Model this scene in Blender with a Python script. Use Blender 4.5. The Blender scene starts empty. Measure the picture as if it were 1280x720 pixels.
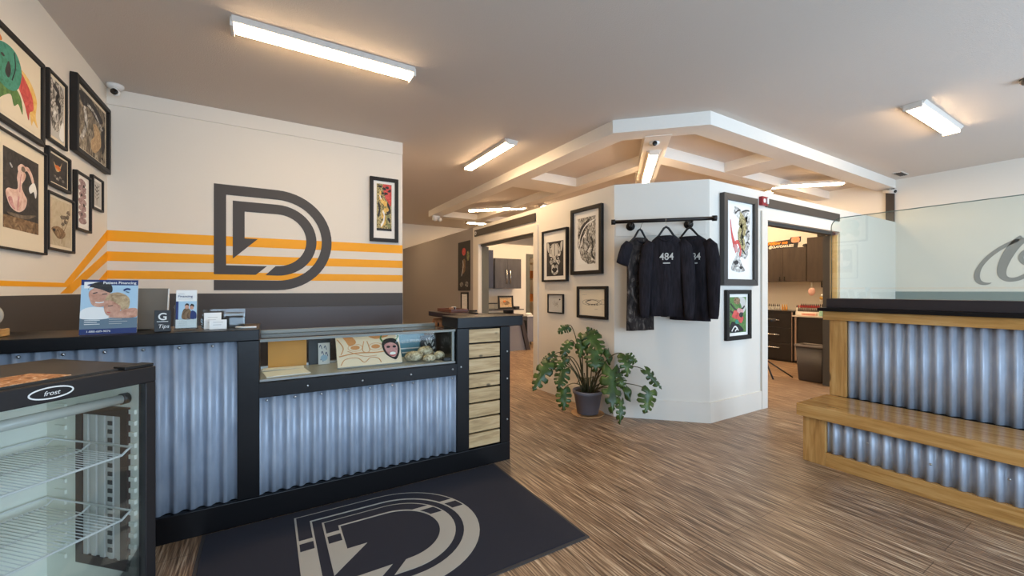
import bpy, bmesh, math, random
from mathutils import Vector, Matrix
random.seed(7)
S = bpy.context.scene
C = S.collection
PI = math.pi

# ------------------------------------------------------------------ camera, world, exposure
cam = bpy.data.cameras.new('camera')
cam.sensor_width = 36.0
cam.lens = 510.0 / 1280.0 * 36.0
cam.shift_y = 3.0 / 1280.0
cam.clip_start = 0.02
camo = bpy.data.objects.new('camera', cam)
C.objects.link(camo)
camo.location = (0, 0, 1.25)
camo.rotation_euler = (PI / 2, 0, math.radians(59 - 90))
S.camera = camo
S.view_settings.view_transform = 'Standard'
S.view_settings.look = 'None'
S.view_settings.gamma = 1.0
S.view_settings.use_curve_mapping = False
S.view_settings.exposure = 0.62
S.cycles.max_bounces = 10
S.cycles.diffuse_bounces = 6
S.cycles.transparent_max_bounces = 16
S.cycles.sample_clamp_indirect = 6.0

W = bpy.data.worlds.new('world')
S.world = W
W.use_nodes = True
W.node_tree.nodes['Background'].inputs[0].default_value = (0.62, 0.78, 1.0, 1)
W.node_tree.nodes['Background'].inputs[1].default_value = 1.0

LAMP_COL = (1.0, 0.71, 0.42)
LAMP_STRENGTH = 43.0
def daylight(name, x, z, w, h, power, col=(0.56, 0.77, 1.0)):
    l = bpy.data.lights.new(name, 'AREA')
    l.shape = 'RECTANGLE'
    l.size, l.size_y = w, h
    l.energy, l.color = power, col
    o = bpy.data.objects.new(name, l)
    C.objects.link(o)
    o.location = (x, -2.28, z)
    o.rotation_euler = (PI / 2, 0, 0)
    return o
daylight('shopfront_daylight', 0.3, 1.45, 2.2, 2.0, 66)
daylight('shopfront_daylight', 2.4, 1.15, .76, 1.7, 42)
daylight('shopfront_daylight', 5.4, 1.45, 3.6, 2.0, 142)

# ------------------------------------------------------------------ materials
def lin(c):
    def f(v):
        v /= 255.0
        return v / 12.92 if v <= 0.04045 else ((v + 0.055) / 1.055) ** 2.4
    return (f(c[0]), f(c[1]), f(c[2]), 1)
M = {}
def mat(name, rgb, rough=0.6, metal=0.0, spec=0.5, bump=None, coat=0.0):
    if name in M: return M[name]
    m = bpy.data.materials.new(name)
    m.use_nodes = True
    nt = m.node_tree
    b = nt.nodes['Principled BSDF']
    b.inputs['Base Color'].default_value = lin(rgb)
    b.inputs['Roughness'].default_value = rough
    b.inputs['Metallic'].default_value = metal
    b.inputs['Specular IOR Level'].default_value = spec
    b.inputs['Coat Weight'].default_value = coat
    tc = nt.nodes.new('ShaderNodeTexCoord')
    n = nt.nodes.new('ShaderNodeTexNoise')
    n.inputs['Scale'].default_value = bump[0] if bump else 40
    n.inputs['Detail'].default_value = 3
    nt.links.new(tc.outputs['Object'], n.inputs['Vector'])
    if bump:
        bp = nt.nodes.new('ShaderNodeBump')
        bp.inputs['Strength'].default_value = bump[1]
        bp.inputs['Distance'].default_value = bump[2] if len(bump) > 2 else 0.002
        nt.links.new(n.outputs['Fac'], bp.inputs['Height'])
        nt.links.new(bp.outputs['Normal'], b.inputs['Normal'])
    mx = nt.nodes.new('ShaderNodeMix'); mx.data_type = 'RGBA'
    mr = nt.nodes.new('ShaderNodeMapRange')
    mr.inputs['To Min'].default_value = 0.0; mr.inputs['To Max'].default_value = 0.12
    nt.links.new(n.outputs['Fac'], mr.inputs['Value'])
    nt.links.new(mr.outputs['Result'], mx.inputs['Factor'])
    mx.inputs['A'].default_value = lin(rgb)
    d = lin(rgb)
    mx.inputs['B'].default_value = (d[0] * .7, d[1] * .7, d[2] * .7, 1)
    nt.links.new(mx.outputs['Result'], b.inputs['Base Color'])
    M[name] = m
    return m

def streak(name, stops, scale, rough=0.5, detail=4, distort=0.0, bump=0.0, seam=None, spec=0.5, contrast=None, knots=None, metal=0.0):
    """noise stretched by `scale` (x,y,z), coloured by stops [(pos, rgb)]"""
    if name in M: return M[name]
    m = bpy.data.materials.new(name); m.use_nodes = True
    nt = m.node_tree; L = nt.links
    b = nt.nodes['Principled BSDF']
    b.inputs['Roughness'].default_value = rough
    b.inputs['Specular IOR Level'].default_value = spec
    b.inputs['Metallic'].default_value = metal
    tc = nt.nodes.new('ShaderNodeTexCoord')
    mp = nt.nodes.new('ShaderNodeMapping'); mp.inputs['Scale'].default_value = scale
    L.new(tc.outputs['Object'], mp.inputs['Vector'])
    n = nt.nodes.new('ShaderNodeTexNoise')
    n.inputs['Scale'].default_value = 1; n.inputs['Detail'].default_value = detail
    n.inputs['Roughness'].default_value = 0.6; n.inputs['Distortion'].default_value = distort
    L.new(mp.outputs['Vector'], n.inputs['Vector'])
    r = nt.nodes.new('ShaderNodeValToRGB')
    e = r.color_ramp.elements
    e[0].position, e[0].color = stops[0][0], lin(stops[0][1])
    e[1].position, e[1].color = stops[-1][0], lin(stops[-1][1])
    for p, c in stops[1:-1]:
        k = e.new(p); k.color = lin(c)
    L.new(n.outputs['Fac'], r.inputs['Fac'])
    out = r.outputs['Color']
    if knots:
        v = nt.nodes.new('ShaderNodeTexVoronoi'); v.inputs['Scale'].default_value = 1
        m2 = nt.nodes.new('ShaderNodeMapping'); m2.inputs['Scale'].default_value = knots
        L.new(tc.outputs['Object'], m2.inputs['Vector']); L.new(m2.outputs['Vector'], v.inputs['Vector'])
        mr = nt.nodes.new('ShaderNodeMapRange')
        mr.inputs['From Min'].default_value = 0.06; mr.inputs['From Max'].default_value = 0.12
        mr.inputs['To Min'].default_value = 0.25; mr.inputs['To Max'].default_value = 1.0
        L.new(v.outputs['Distance'], mr.inputs['Value'])
        mx = nt.nodes.new('ShaderNodeMix'); mx.data_type = 'RGBA'; mx.blend_type = 'MULTIPLY'
        mx.inputs['Factor'].default_value = 1
        L.new(out, mx.inputs['A']); L.new(mr.outputs['Result'], mx.inputs['B'])
        out = mx.outputs['Result']
    if seam:
        bk = nt.nodes.new('ShaderNodeTexBrick')
        bk.inputs['Scale'].default_value = 1
        bk.inputs['Brick Width'].default_value = seam[0]; bk.inputs['Row Height'].default_value = seam[1]
        bk.inputs['Mortar Size'].default_value = 0.0016
        bk.inputs['Color1'].default_value = (1, 1, 1, 1); bk.inputs['Color2'].default_value = (.72, .70, .68, 1)
        bk.inputs['Mortar'].default_value = (.25, .22, .2, 1)
        rot = nt.nodes.new('ShaderNodeMapping'); rot.inputs['Rotation'].default_value = (0, 0, PI / 2)
        L.new(tc.outputs['Object'], rot.inputs['Vector']); L.new(rot.outputs['Vector'], bk.inputs['Vector'])
        mx = nt.nodes.new('ShaderNodeMix'); mx.data_type = 'RGBA'; mx.blend_type = 'MULTIPLY'
        mx.inputs['Factor'].default_value = .8
        L.new(out, mx.inputs['A']); L.new(bk.outputs['Color'], mx.inputs['B'])
        out = mx.outputs['Result']
    L.new(out, b.inputs['Base Color'])
    if bump:
        bp = nt.nodes.new('ShaderNodeBump'); bp.inputs['Strength'].default_value = bump; bp.inputs['Distance'].default_value = .002
        L.new(n.outputs['Fac'], bp.inputs['Height']); L.new(bp.outputs['Normal'], b.inputs['Normal'])
    M[name] = m
    return m

def emit(name, col, strength):
    if name in M: return M[name]
    m = bpy.data.materials.new(name); m.use_nodes = True
    b = m.node_tree.nodes['Principled BSDF']
    b.inputs['Base Color'].default_value = (.9, .9, .88, 1)
    b.inputs['Emission Color'].default_value = (*col, 1)
    b.inputs['Emission Strength'].default_value = strength
    M[name] = m
    return m

def glass(name, tint=(1, 1, 1), refl=1.0, rough=0.0, haze=0.0, hazecol=(1, 1, 1)):
    """thin clear pane: transparent tint plus a fresnel mirror share"""
    if name in M: return M[name]
    m = bpy.data.materials.new(name); m.use_nodes = True
    nt = m.node_tree; L = nt.links
    nt.nodes.remove(nt.nodes['Principled BSDF'])
    t = nt.nodes.new('ShaderNodeBsdfTransparent'); t.inputs['Color'].default_value = (*tint, 1)
    g = nt.nodes.new('ShaderNodeBsdfGlossy'); g.inputs['Roughness'].default_value = rough
    f = nt.nodes.new('ShaderNodeFresnel'); f.inputs['IOR'].default_value = 1.5
    ml = nt.nodes.new('ShaderNodeMath'); ml.operation = 'MULTIPLY'; ml.inputs[1].default_value = refl
    mx = nt.nodes.new('ShaderNodeMixShader')
    L.new(f.outputs[0], ml.inputs[0]); L.new(ml.outputs[0], mx.inputs[0])
    base = t.outputs[0]
    if haze:
        d = nt.nodes.new('ShaderNodeBsdfDiffuse'); d.inputs['Color'].default_value = (*hazecol, 1)
        m2 = nt.nodes.new('ShaderNodeMixShader'); m2.inputs[0].default_value = haze
        L.new(base, m2.inputs[1]); L.new(d.outputs[0], m2.inputs[2]); base = m2.outputs[0]
    L.new(base, mx.inputs[1]); L.new(g.outputs[0], mx.inputs[2])
    L.new(mx.outputs[0], nt.nodes['Material Output'].inputs['Surface'])
    M[name] = m
    return m

white_wall = mat('wall_paint_white', (226, 219, 207), .75, bump=(160, .12))
ceil_paint = mat('ceiling_texture_paint', (206, 196, 186), .9, bump=(120, .5, .004))
beam_paint = mat('beam_paint', (232, 226, 216), .7)
grey_paint = mat('wall_paint_grey', (160, 152, 144), .7, bump=(160, .1))
char_paint = mat('charcoal_paint', (70, 66, 64), .55)
char_paint2 = mat('charcoal_panel', (80, 76, 80), .42)
logo_paint = mat('logo_charcoal', (66, 62, 60), .6)
yellow_paint = mat('stripe_yellow', (246, 168, 8), .6)
blackwood = mat('black_stained_wood', (16, 15, 17), .34, bump=(30, .25), spec=.28)
blackmatte = mat('black_matte', (20, 19, 20), .5)
blackframe = mat('frame_black', (32, 28, 25), .5, spec=.3)
plastic_grey = mat('grey_plastic', (112, 110, 118), .5)
white_plastic = mat('white_plastic', (225, 225, 222), .4)
steel = mat('steel', (190, 190, 190), .3, 1.0)
chrome = mat('chrome', (215, 215, 215), .15, 1.0)
galv = streak('galvanised_metal', [(.3, (158, 168, 184)), (.7, (186, 195, 208))], (14, 14, 5), rough=.48, detail=3, metal=.24)
pine = streak('golden_pine', [(.25, (158, 110, 56)), (.5, (194, 146, 84)), (.75, (216, 174, 112))], (34, 2.6, 34), rough=.13, detail=5, distort=.6, knots=(9, 2.6, 9))
pine_v = streak('golden_pine_upright', [(.25, (158, 110, 56)), (.5, (194, 146, 84)), (.75, (216, 174, 112))], (34, 34, 2.6), rough=.35, detail=5, distort=.6, knots=(9, 9, 2.6))
slatwood = streak('pale_slat_wood', [(.25, (146, 114, 74)), (.5, (192, 160, 114)), (.75, (214, 188, 146))], (4, 40, 40), rough=.55, detail=5, distort=.5, knots=(5, 14, 9))
floor_mat = streak('strand_plank_floor', [(.30, (62, 45, 35)), (.42, (116, 90, 68)), (.51, (152, 122, 95)), (.60, (196, 168, 136)), (.70, (238, 218, 190))], (105, 3.4, 1), rough=.36, detail=5, distort=.35, bump=.12, seam=(1.22, .155), spec=.5)
mat_fibre = mat('entrance_mat_pile', (36, 36, 47), .95, bump=(700, .8, .003))
mat_border = mat('entrance_mat_rubber', (58, 54, 54), .7)
mat_logo = mat('entrance_mat_logo_pile', (178, 174, 164), .95, bump=(700, .8, .003))
paper = mat('paper_white', (236, 232, 224), .8)
cream = mat('paper_cream', (226, 214, 190), .8)
pane_clear = glass('clear_pane', (.97, .985, .98), .22)
pane_tall = glass('tall_partition_pane', (.90, .95, .945), 1.6)
pane_fridge = glass('fridge_pane', (.98, .99, .985), .9)
acrylic = glass('acrylic', (.93, .95, .95), .7)
lamp_on = emit('lamp_diffuser_lit', LAMP_COL, LAMP_STRENGTH)

# ------------------------------------------------------------------ mesh helpers
BASE = {}
class MB:
    def __init__(s):
        s.bm = bmesh.new(); s.mats = []
    def _m(s, m):
        if m is None: return 0
        if m not in s.mats: s.mats.append(m)
        return s.mats.index(m)
    def _set(s, before, m, smooth=False):
        i = s._m(m)
        for f in list(s.bm.faces)[before:]:
            f.material_index = i; f.smooth = smooth
    def box(s, x0, x1, y0, y1, z0, z1, m=None):
        n = len(s.bm.faces)
        v = [s.bm.verts.new((x, y, z)) for z in (z0, z1) for y in (y0, y1) for x in (x0, x1)]
        for a in ((0, 2, 3, 1), (4, 5, 7, 6), (0, 1, 5, 4), (2, 6, 7, 3), (0, 4, 6, 2), (1, 3, 7, 5)):
            s.bm.faces.new([v[i] for i in a])
        s._set(n, m); return s
    def hexa(s, bot, top, m=None):
        n = len(s.bm.faces)
        v = [s.bm.verts.new(p) for p in bot] + [s.bm.verts.new(p) for p in top]
        k = len(bot)
        s.bm.faces.new(v[:k][::-1]); s.bm.faces.new(v[k:])
        for i in range(k):
            j = (i + 1) % k
            s.bm.faces.new((v[i], v[j], v[k + j], v[k + i]))
        s._set(n, m); return s
    def prism(s, pts, a, b, axis='y', m=None):
        """2-D outline pts extruded from a to b along axis; (u,v) = (x,z) for y, (x,y) for z, (y,z) for x"""
        def P(u, v, t):
            return {'y': (u, t, v), 'z': (u, v, t), 'x': (t, u, v)}[axis]
        n = len(s.bm.faces)
        A = [s.bm.verts.new(P(u, v, a)) for u, v in pts]
        B = [s.bm.verts.new(P(u, v, b)) for u, v in pts]
        k = len(pts)
        fa = s.bm.faces.new(A); fb = s.bm.faces.new(B[::-1])
        for i in range(k):
            j = (i + 1) % k
            s.bm.faces.new((A[j], A[i], B[i], B[j]))
        fa.normal_update(); fb.normal_update()
        bmesh.ops.triangulate(s.bm, faces=[fa, fb])
        s.bm.faces.ensure_lookup_table()
        s._set(n, m); return s
    def tube(s, path, r, seg=8, m=None, closed=False, cap=True):
        n = len(s.bm.faces)
        pts = [Vector(p) for p in path]; k = len(pts)
        rs = r if isinstance(r, (list, tuple)) else [r] * k
        rings = []; ref = None
        for i, p in enumerate(pts):
            if closed: t = pts[(i + 1) % k] - pts[i - 1]
            else: t = pts[min(i + 1, k - 1)] - pts[max(i - 1, 0)]
            t.normalize()
            if ref is None:
                ref = Vector((0, 0, 1)) if abs(t.z) < .9 else Vector((1, 0, 0))
            u = (ref - t * ref.dot(t)).normalized(); w = t.cross(u); ref = u
            rings.append([s.bm.verts.new(p + (u * math.cos(2 * PI * j / seg) + w * math.sin(2 * PI * j / seg)) * rs[i]) for j in range(seg)])
        for i in range(k if closed else k - 1):
            a, b = rings[i], rings[(i + 1) % k]
            for j in range(seg):
                q = (j + 1) % seg
                s.bm.faces.new((a[j], a[q], b[q], b[j]))
        if cap and not closed:
            s.bm.faces.new(rings[0][::-1]); s.bm.faces.new(rings[-1])
        s._set(n, m, True); return s
    def lathe(s, prof, c=(0, 0, 0), seg=24, m=None, axis='z'):
        n = len(s.bm.faces)
        rings = []
        for r, z in prof:
            ring = []
            for j in range(seg):
                a = 2 * PI * j / seg
                x, y = r * math.cos(a), r * math.sin(a)
                p = {'z': (x, y, z), 'y': (x, z, y), 'x': (z, x, y)}[axis]
                ring.append(s.bm.verts.new(Vector(c) + Vector(p)))
            rings.append(ring)
        for a, b in zip(rings, rings[1:]):
            for j in range(seg):
                q = (j + 1) % seg
                s.bm.faces.new((a[j], a[q], b[q], b[j]))
        s.bm.faces.new(rings[0][::-1]); s.bm.faces.new(rings[-1])
        s._set(n, m, True); return s
    def loft(s, rings, m=None, caps=(True, True), smooth=True):
        n = len(s.bm.faces)
        R = [[s.bm.verts.new(p) for p in r] for r in rings]
        k = len(R[0])
        for a, b in zip(R, R[1:]):
            for j in range(k):
                q = (j + 1) % k
                s.bm.faces.new((a[j], a[q], b[q], b[j]))
        if caps[0]: s.bm.faces.new(R[0][::-1])
        if caps[1]: s.bm.faces.new(R[-1])
        s._set(n, m, smooth); return s
    def grid(s, rows, m=None, smooth=True):
        n = len(s.bm.faces)
        R = [[s.bm.verts.new(p) for p in r] for r in rows]
        for a, b in zip(R, R[1:]):
            for j in range(len(a) - 1):
                s.bm.faces.new((a[j], a[j + 1], b[j + 1], b[j]))
        s._set(n, m, smooth); return s
    def blob(s, c, rad, m=None, seg=12, rings=8, wob=0.0):
        n = len(s.bm.faces)
        prof = []
        for i in range(rings + 1):
            t = PI * i / rings
            prof.append([Vector(c) + Vector((rad[0] * math.sin(t) * math.cos(2 * PI * j / seg), rad[1] * math.sin(t) * math.sin(2 * PI * j / seg), rad[2] * math.cos(t))) * (1 + random.uniform(-wob, wob)) for j in range(seg)])
        prof[0] = [Vector(c) + Vector((rad[0] * .02 * math.cos(2 * PI * j / seg), rad[1] * .02 * math.sin(2 * PI * j / seg), rad[2])) for j in range(seg)]
        prof[-1] = [Vector(c) + Vector((rad[0] * .02 * math.cos(2 * PI * j / seg), rad[1] * .02 * math.sin(2 * PI * j / seg), -rad[2])) for j in range(seg)]
        return s.loft(prof, m)
    def build(s, name, m=None, parent=None, bevel=0.0, solid=0.0):
        me = bpy.data.meshes.new(name)
        bmesh.ops.recalc_face_normals(s.bm, faces=list(s.bm.faces))
        off = Vector((0, 0, 0)); p = parent
        while p is not None:
            off += BASE.get(p.name, Vector((0, 0, 0))); p = p.parent
        if off.length: bmesh.ops.translate(s.bm, verts=list(s.bm.verts), vec=-off)
        s.bm.to_mesh(me); s.bm.free()
        ms = s.mats if s.mats else [m]
        for q in ms: me.materials.append(q)
        o = bpy.data.objects.new(name, me); C.objects.link(o)
        if parent is not None: o.parent = parent
        if solid:
            md = o.modifiers.new('solidify', 'SOLIDIFY'); md.thickness = solid; md.offset = 0
        if bevel:
            md = o.modifiers.new('bevel', 'BEVEL'); md.width = bevel; md.segments = 2; md.limit_method = 'ANGLE'
        return o

def tag(o, label, cat, group=None, kind=None):
    o['label'] = label; o['category'] = cat
    if group: o['group'] = group
    if kind: o['kind'] = kind
    return o
def root(name, loc, label, cat, group=None, world=True):
    """Empty at the thing's base; world=True: its parts are given in world coordinates"""
    o = bpy.data.objects.new(name, None); C.objects.link(o)
    o.empty_display_size = .1
    if world:
        o.location = loc; BASE[o.name] = Vector(loc)
    else:
        BASE[o.name] = Vector((0, 0, 0)); o.location = loc
    return tag(o, label, cat, group)
def struct(name, mb, m=None):
    o = mb.build(name, m); o['kind'] = 'structure'; return o
def copy_tree(o, parent=None):
    c = o.copy(); C.objects.link(c)
    if parent is not None: c.parent = parent
    for ch in list(o.children): copy_tree(ch, c)
    return c
def text(name, body, size, m, parent, loc, rot=(PI / 2, 0, 0), align='CENTER', bold=0.0, xs=1.0, shear=0.0):
    cu = bpy.data.curves.new(name, 'FONT')
    cu.body = body; cu.size = size; cu.align_x = align; cu.align_y = 'CENTER'
    cu.extrude = .0004; cu.offset = bold; cu.shear = shear
    cu.materials.append(m)
    t = bpy.data.objects.new(name, cu); C.objects.link(t)
    me = bpy.data.meshes.new_from_object(t.evaluated_get(bpy.context.evaluated_depsgraph_get()))
    bpy.data.objects.remove(t)
    o = bpy.data.objects.new(name, me); C.objects.link(o)
    o.parent = parent
    o.location = loc; o.rotation_euler = rot; o.scale = (xs, 1, 1)
    return o
def arc(cx, cy, r, a0, a1, n=28):
    return [(cx + r * math.cos(math.radians(a0 + (a1 - a0) * i / n)), cy + r * math.sin(math.radians(a0 + (a1 - a0) * i / n))) for i in range(n + 1)]
def smooth_closed(p, n=6):
    out = []; k = len(p)
    for i in range(k):
        p0, p1, p2, p3 = p[i - 1], p[i], p[(i + 1) % k], p[(i + 2) % k]
        for j in range(n):
            t = j / n
            out.append(tuple(.5 * (2 * p1[q] + (p2[q] - p0[q]) * t + (2 * p0[q] - 5 * p1[q] + 4 * p2[q] - p3[q]) * t * t + (3 * p1[q] - p0[q] - 3 * p2[q] + p3[q]) * t ** 3) for q in (0, 1)))
    return out
def line_poly(p, w):
    """closed outline of an open 2-D polyline of width w"""
    L, R = [], []
    for i, q in enumerate(p):
        a, b = p[max(i - 1, 0)], p[min(i + 1, len(p) - 1)]
        dx, dy = b[0] - a[0], b[1] - a[1]; l = math.hypot(dx, dy) or 1
        ww = w[i] if isinstance(w, (list, tuple)) else w
        nx, ny = -dy / l * ww / 2, dx / l * ww / 2
        L.append((q[0] + nx, q[1] + ny)); R.append((q[0] - nx, q[1] - ny))
    return L + R[::-1]

# ------------------------------------------------------------------ the setting
XL, XR, YF, YD, YE, ZC = -1.15, 8.29, -2.2, 4.69, 10.3, 2.95
struct('floor', MB().box(XL - .15, XR + .15, YF - .2, YE + .15, -.1, 0), floor_mat)
struct('ceiling', MB().box(XL - .15, XR + .15, YF - .2, YE + .15, ZC, ZC + .1), ceil_paint)
struct('wall_left', MB().box(XL - .15, XL, YF - .2, YD + .15, 0, ZC), white_wall)
struct('wall_back', MB().box(XL, 1.342, YD, YD + .15, 0, ZC), white_wall)
struct('wall_right', MB().box(XR, XR + .15, YF - .2, YE + .15, 0, ZC), white_wall)
struct('wall_end', MB().box(1.19, XR, YE, YE + .15, 0, ZC), white_wall)
struct('wall_hall', MB().box(1.19, 1.342, YD + .15, YE, 0, ZC), white_wall)
fw = MB()
fw.box(XL, -.8, YF - .12, YF, 0, ZC); fw.box(1.4, 1.9, YF - .12, YF, 0, ZC); fw.box(2.9, 3.6, YF - .12, YF, 0, ZC); fw.box(7.2, XR, YF - .12, YF, 0, ZC)
fw.box(-.8, 1.4, YF - .12, YF, 0, .45); fw.box(-.8, 1.4, YF - .12, YF, 2.45, ZC); fw.box(3.6, 7.2, YF - .12, YF, 0, .45); fw.box(3.6, 7.2, YF - .12, YF, 2.45, ZC); fw.box(1.9, 2.9, YF - .12, YF, 2.15, ZC)
struct('wall_front', fw, white_wall)
for i, (a, b) in enumerate(((-.8, 1.4), (3.6, 7.2))):
    f = MB(); n = 2 if i == 0 else 3
    for k in range(n + 1):
        x = a + (b - a) * k / n
        f.box(max(a, x - .03), min(b, x + .03), YF - .09, YF - .03, .45, 2.45)
    f.box(a, b, YF - .09, YF - .03, .45, .51); f.box(a, b, YF - .09, YF - .03, 2.39, 2.45)
    struct('window_%d' % (i + 1), f, blackframe)
dr = MB().box(1.9, 2.9, YF - .09, YF - .04, 0, .25).box(1.9, 2.02, YF - .09, YF - .04, .25, 2.15).box(2.78, 2.9, YF - .09, YF - .04, .25, 2.15).box(2.02, 2.78, YF - .09, YF - .04, 2.0, 2.15)
struct('door_1', dr, blackframe)

# partition of the tattoo rooms: left white face, chamfer, right white face (2.3 m tall)
ZP = 2.30
PX, PY, T = 2.963, 2.34, .14
pl = MB()
pl.box(PX, PX + T, 2.956 + .06, 4.37, 0, ZP); pl.box(PX, PX + T, 5.97, 6.2, 0, ZP); pl.box(PX, PX + T, 4.37, 5.97, 2.0, ZP)
struct('wall_partition_left', pl, white_wall)
ch = MB().prism([(PX, 2.956), (3.579, PY), (3.579 + .06, PY + T), (PX + T, 2.956 + .06), (PX, 2.956 + .06)], 0, ZP, 'z')
struct('wall_partition_chamfer', ch, white_wall)
pr = MB()
pr.box(3.64, 4.574, PY, PY + T, 0, ZP); pr.box(6.31, XR, PY, PY + T, 0, ZP); pr.box(4.574, 6.31, PY, PY + T, 2.0, ZP)
pr.prism([(3.579, PY), (3.64, PY), (3.64, PY + T), (3.639, PY + T)], 0, ZP, 'z')
struct('wall_partition_right', pr, white_wall)
struct('wall_hall_grey', MB().box(PX, PX + T, 6.2, YE, 0, ZP), grey_paint)
bw = MB().box(PX + T, 5.20, 8.0, 8.1, 0, ZP).box(5.95, XR, 8.0, 8.1, 0, ZP).box(5.20, 5.95, 8.0, 8.1, 2.09, ZP)
struct('wall_room_back', bw, white_wall)
greenframe = mat('grey_green_frame', (92, 92, 84), .5)
struct('door_2', MB().box(5.19, 5.275, 7.97, 8.12, 0, 2.10).box(5.875, 5.96, 7.97, 8.12, 0, 2.10).box(5.275, 5.875, 7.97, 8.12, 2.02, 2.10), greenframe)
struct('baseboard_left', MB().box(PX - .014, PX, 2.95, 4.275, 0, .19), white_wall)
struct('baseboard_right', MB().box(3.575, 4.465, PY - .014, PY, 0, .19), white_wall)
k7 = .014 / math.sqrt(2)
struct('baseboard_chamfer', MB().prism([(PX - k7 - .004, 2.956 - k7 + .004), (3.579 - k7 + .004, PY - k7 - .004), (3.579, PY), (PX, 2.956)], 0, .19, 'z'), white_wall)
# door casings and dark sliding-track heads
cs = MB().box(PX - .018, PX, 4.275, 4.37, 0, 2.09).box(PX - .018, PX, 5.97, 6.065, 0, 2.09).box(PX - .018, PX, 4.37, 5.97, 2.0, 2.09)
struct('trim_1', cs, white_wall)
cs = MB().box(4.465, 4.574, PY - .018, PY, 0, 2.09).box(6.31, 6.34, PY - .018, PY, 0, 2.09).box(4.574, 6.31, PY - .018, PY, 2.0, 2.09)
struct('trim_2', cs, white_wall)
struct('trim_3', MB().box(PX + .03, PX + .10, 4.37, 5.97, 1.965, 2.0).box(PX + .05, PX + T + .02, 5.94, 5.97, 0, 1.965), greenframe)
struct('trim_4', MB().box(4.574, 6.31, PY + .03, PY + .10, 1.965, 2.0).box(6.28, 6.31, PY + .085, PY + T + .02, 0, 1.965), mat('dark_track', (66, 62, 56), .5))
struct('trim_5', MB().box(6.285, 6.31, PY + .005, PY + .045, 0, 1.965).box(6.295, 6.31, PY + .045, PY + .085, 0, 1.965), mat('jamb_pine', (226, 196, 142), .5))
struct('trim_6', MB().box(XL, 1.342, YD - .012, YD, 2.815, ZC - .001), white_wall)
# charcoal dado of the reception corner
struct('trim_7', MB().box(XL, 1.342, YD - .008, YD, .08, 1.222), char_paint)
struct('trim_8', MB().box(-.35, 1.336, YD - .03, YD - .008, .08, 1.08), char_paint2)
struct('trim_9', MB().box(XL, XL + .008, YF, YD - .008, .08, 1.222), char_paint)
struct('trim_10', MB().box(XR - .008, XR, YF, PY, 0, 1.235), mat('sage_grey_paint', (140, 150, 146), .6))
struct('trim_11', MB().box(XR - .03, XR, PY + .01, PY + .11, ZP, 2.82), mat('black_post', (48, 42, 38), .6))

# painted stripes
def stripe(n, top0, top1, th, left):
    s = MB().prism([(XL + .0, top0), (1.342, top1), (1.342, top1 - th), (XL, top0 - th * .96)], YD - .002, YD, 'y')
    s.prism(left, XL, XL + .002, 'x')
    struct('trim_%d' % n, s, yellow_paint)
stripe(12, 1.757, 1.771, .095, [(YD, 1.757), (YD, 1.662), (3.905, 1.272), (-.4, 1.272), (-.4, 1.300), (3.845, 1.300)])
stripe(13, 1.579, 1.592, .084, [(YD, 1.579), (YD, 1.497), (3.96, 1.23), (3.78, 1.23)])
stripe(14, 1.419, 1.426, .074, [(YD, 1.419), (YD, 1.348), (4.42, 1.23), (4.245, 1.23)])

# coffered beams over the rooms
BZ = 2.82
s2 = math.sqrt(.5)
def beam(p, q, w, z0=BZ):
    p, q = Vector(p), Vector(q); d = (q - p).normalized(); n = Vector((-d.y, d.x)) * w / 2
    return [tuple(p - n), tuple(q - n), tuple(q + n), tuple(p + n)]
bx = MB()
bx.prism([(PX, 2.975), (PX + .225, 3.07), (PX + .225, 8.2), (PX, 8.2)], BZ, ZC, 'z')
bx.prism([(PX, 2.975), (3.60, PY), (3.69, PY + .225), (PX + .225, 3.07)], BZ, ZC, 'z')
bx.prism([(3.60, PY), (XR, PY), (XR, PY + .225), (3.69, PY + .225)], BZ, ZC, 'z')
struct('beam_perimeter', bx, beam_paint)
bx = MB()
bx.box(PX + .225, 4.02, 4.80, 5.30, BZ + .003, ZC); bx.box(5.22, 5.64, PY + .225, 3.20, BZ + .003, ZC)
bx.box(PX + .01, XR, 8.2, 8.42, BZ + .003, ZC)
bx.box(4.02, 4.20, 3.52, 8.2, BZ + .002, ZC); bx.box(4.0, XR, 3.20, 3.40, BZ + .001, ZC)
bx.prism(beam((3.40, 2.78), (4.75, 4.13), .26), BZ - .004, ZC, 'z')
struct('beam_cross', bx, beam_paint)

# ------------------------------------------------------------------ ceiling lights
lamp_white = mat('lamp_housing', (214, 206, 196), .5)
def ceiling_light(loc, rz, label, L=1.16, w=.115, top=ZC):
    r = root('ceiling_light', (0, 0, 0), label, 'ceiling light', 'linear ceiling lights', world=False)
    h = MB()
    h.prism([(-w / 2 - .035, 0), (w / 2 + .035, 0), (w / 2 + .012, -.03), (-w / 2 - .012, -.03)], -L / 2, L / 2, 'y')
    h.build('housing', lamp_white, r, bevel=.004)
    d = MB()
    pr = [(-w / 2, -.029), (w / 2, -.029), (w / 2, -.040), (w / 2 - .03, -.054), (-w / 2 + .03, -.054), (-w / 2, -.040)]
    d.prism(pr, -L / 2 + .02, L / 2 - .02, 'y')
    d.build('diffuser', lamp_on, r)
    for s in (-1, 1):
        e = MB().box(-w / 2 - .008, w / 2 + .008, s * L / 2 - .012, s * L / 2 + .008, -.056, 0)
        e.build('end_cap', lamp_white, r, bevel=.003)
    r.location = (loc[0], loc[1], top); r.rotation_euler = (0, 0, rz)
    return r
ceiling_light((.39, 3.13), PI / 2, 'linear lit ceiling light above the reception counter, nearest the black D wall')
ceiling_light((2.37, 4.53), 0, 'linear lit ceiling light running along the hall beside the coffered beams')
ceiling_light((5.6, 1.30), PI / 2, 'linear lit ceiling light on the right near the glass partition and small vent')
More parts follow.
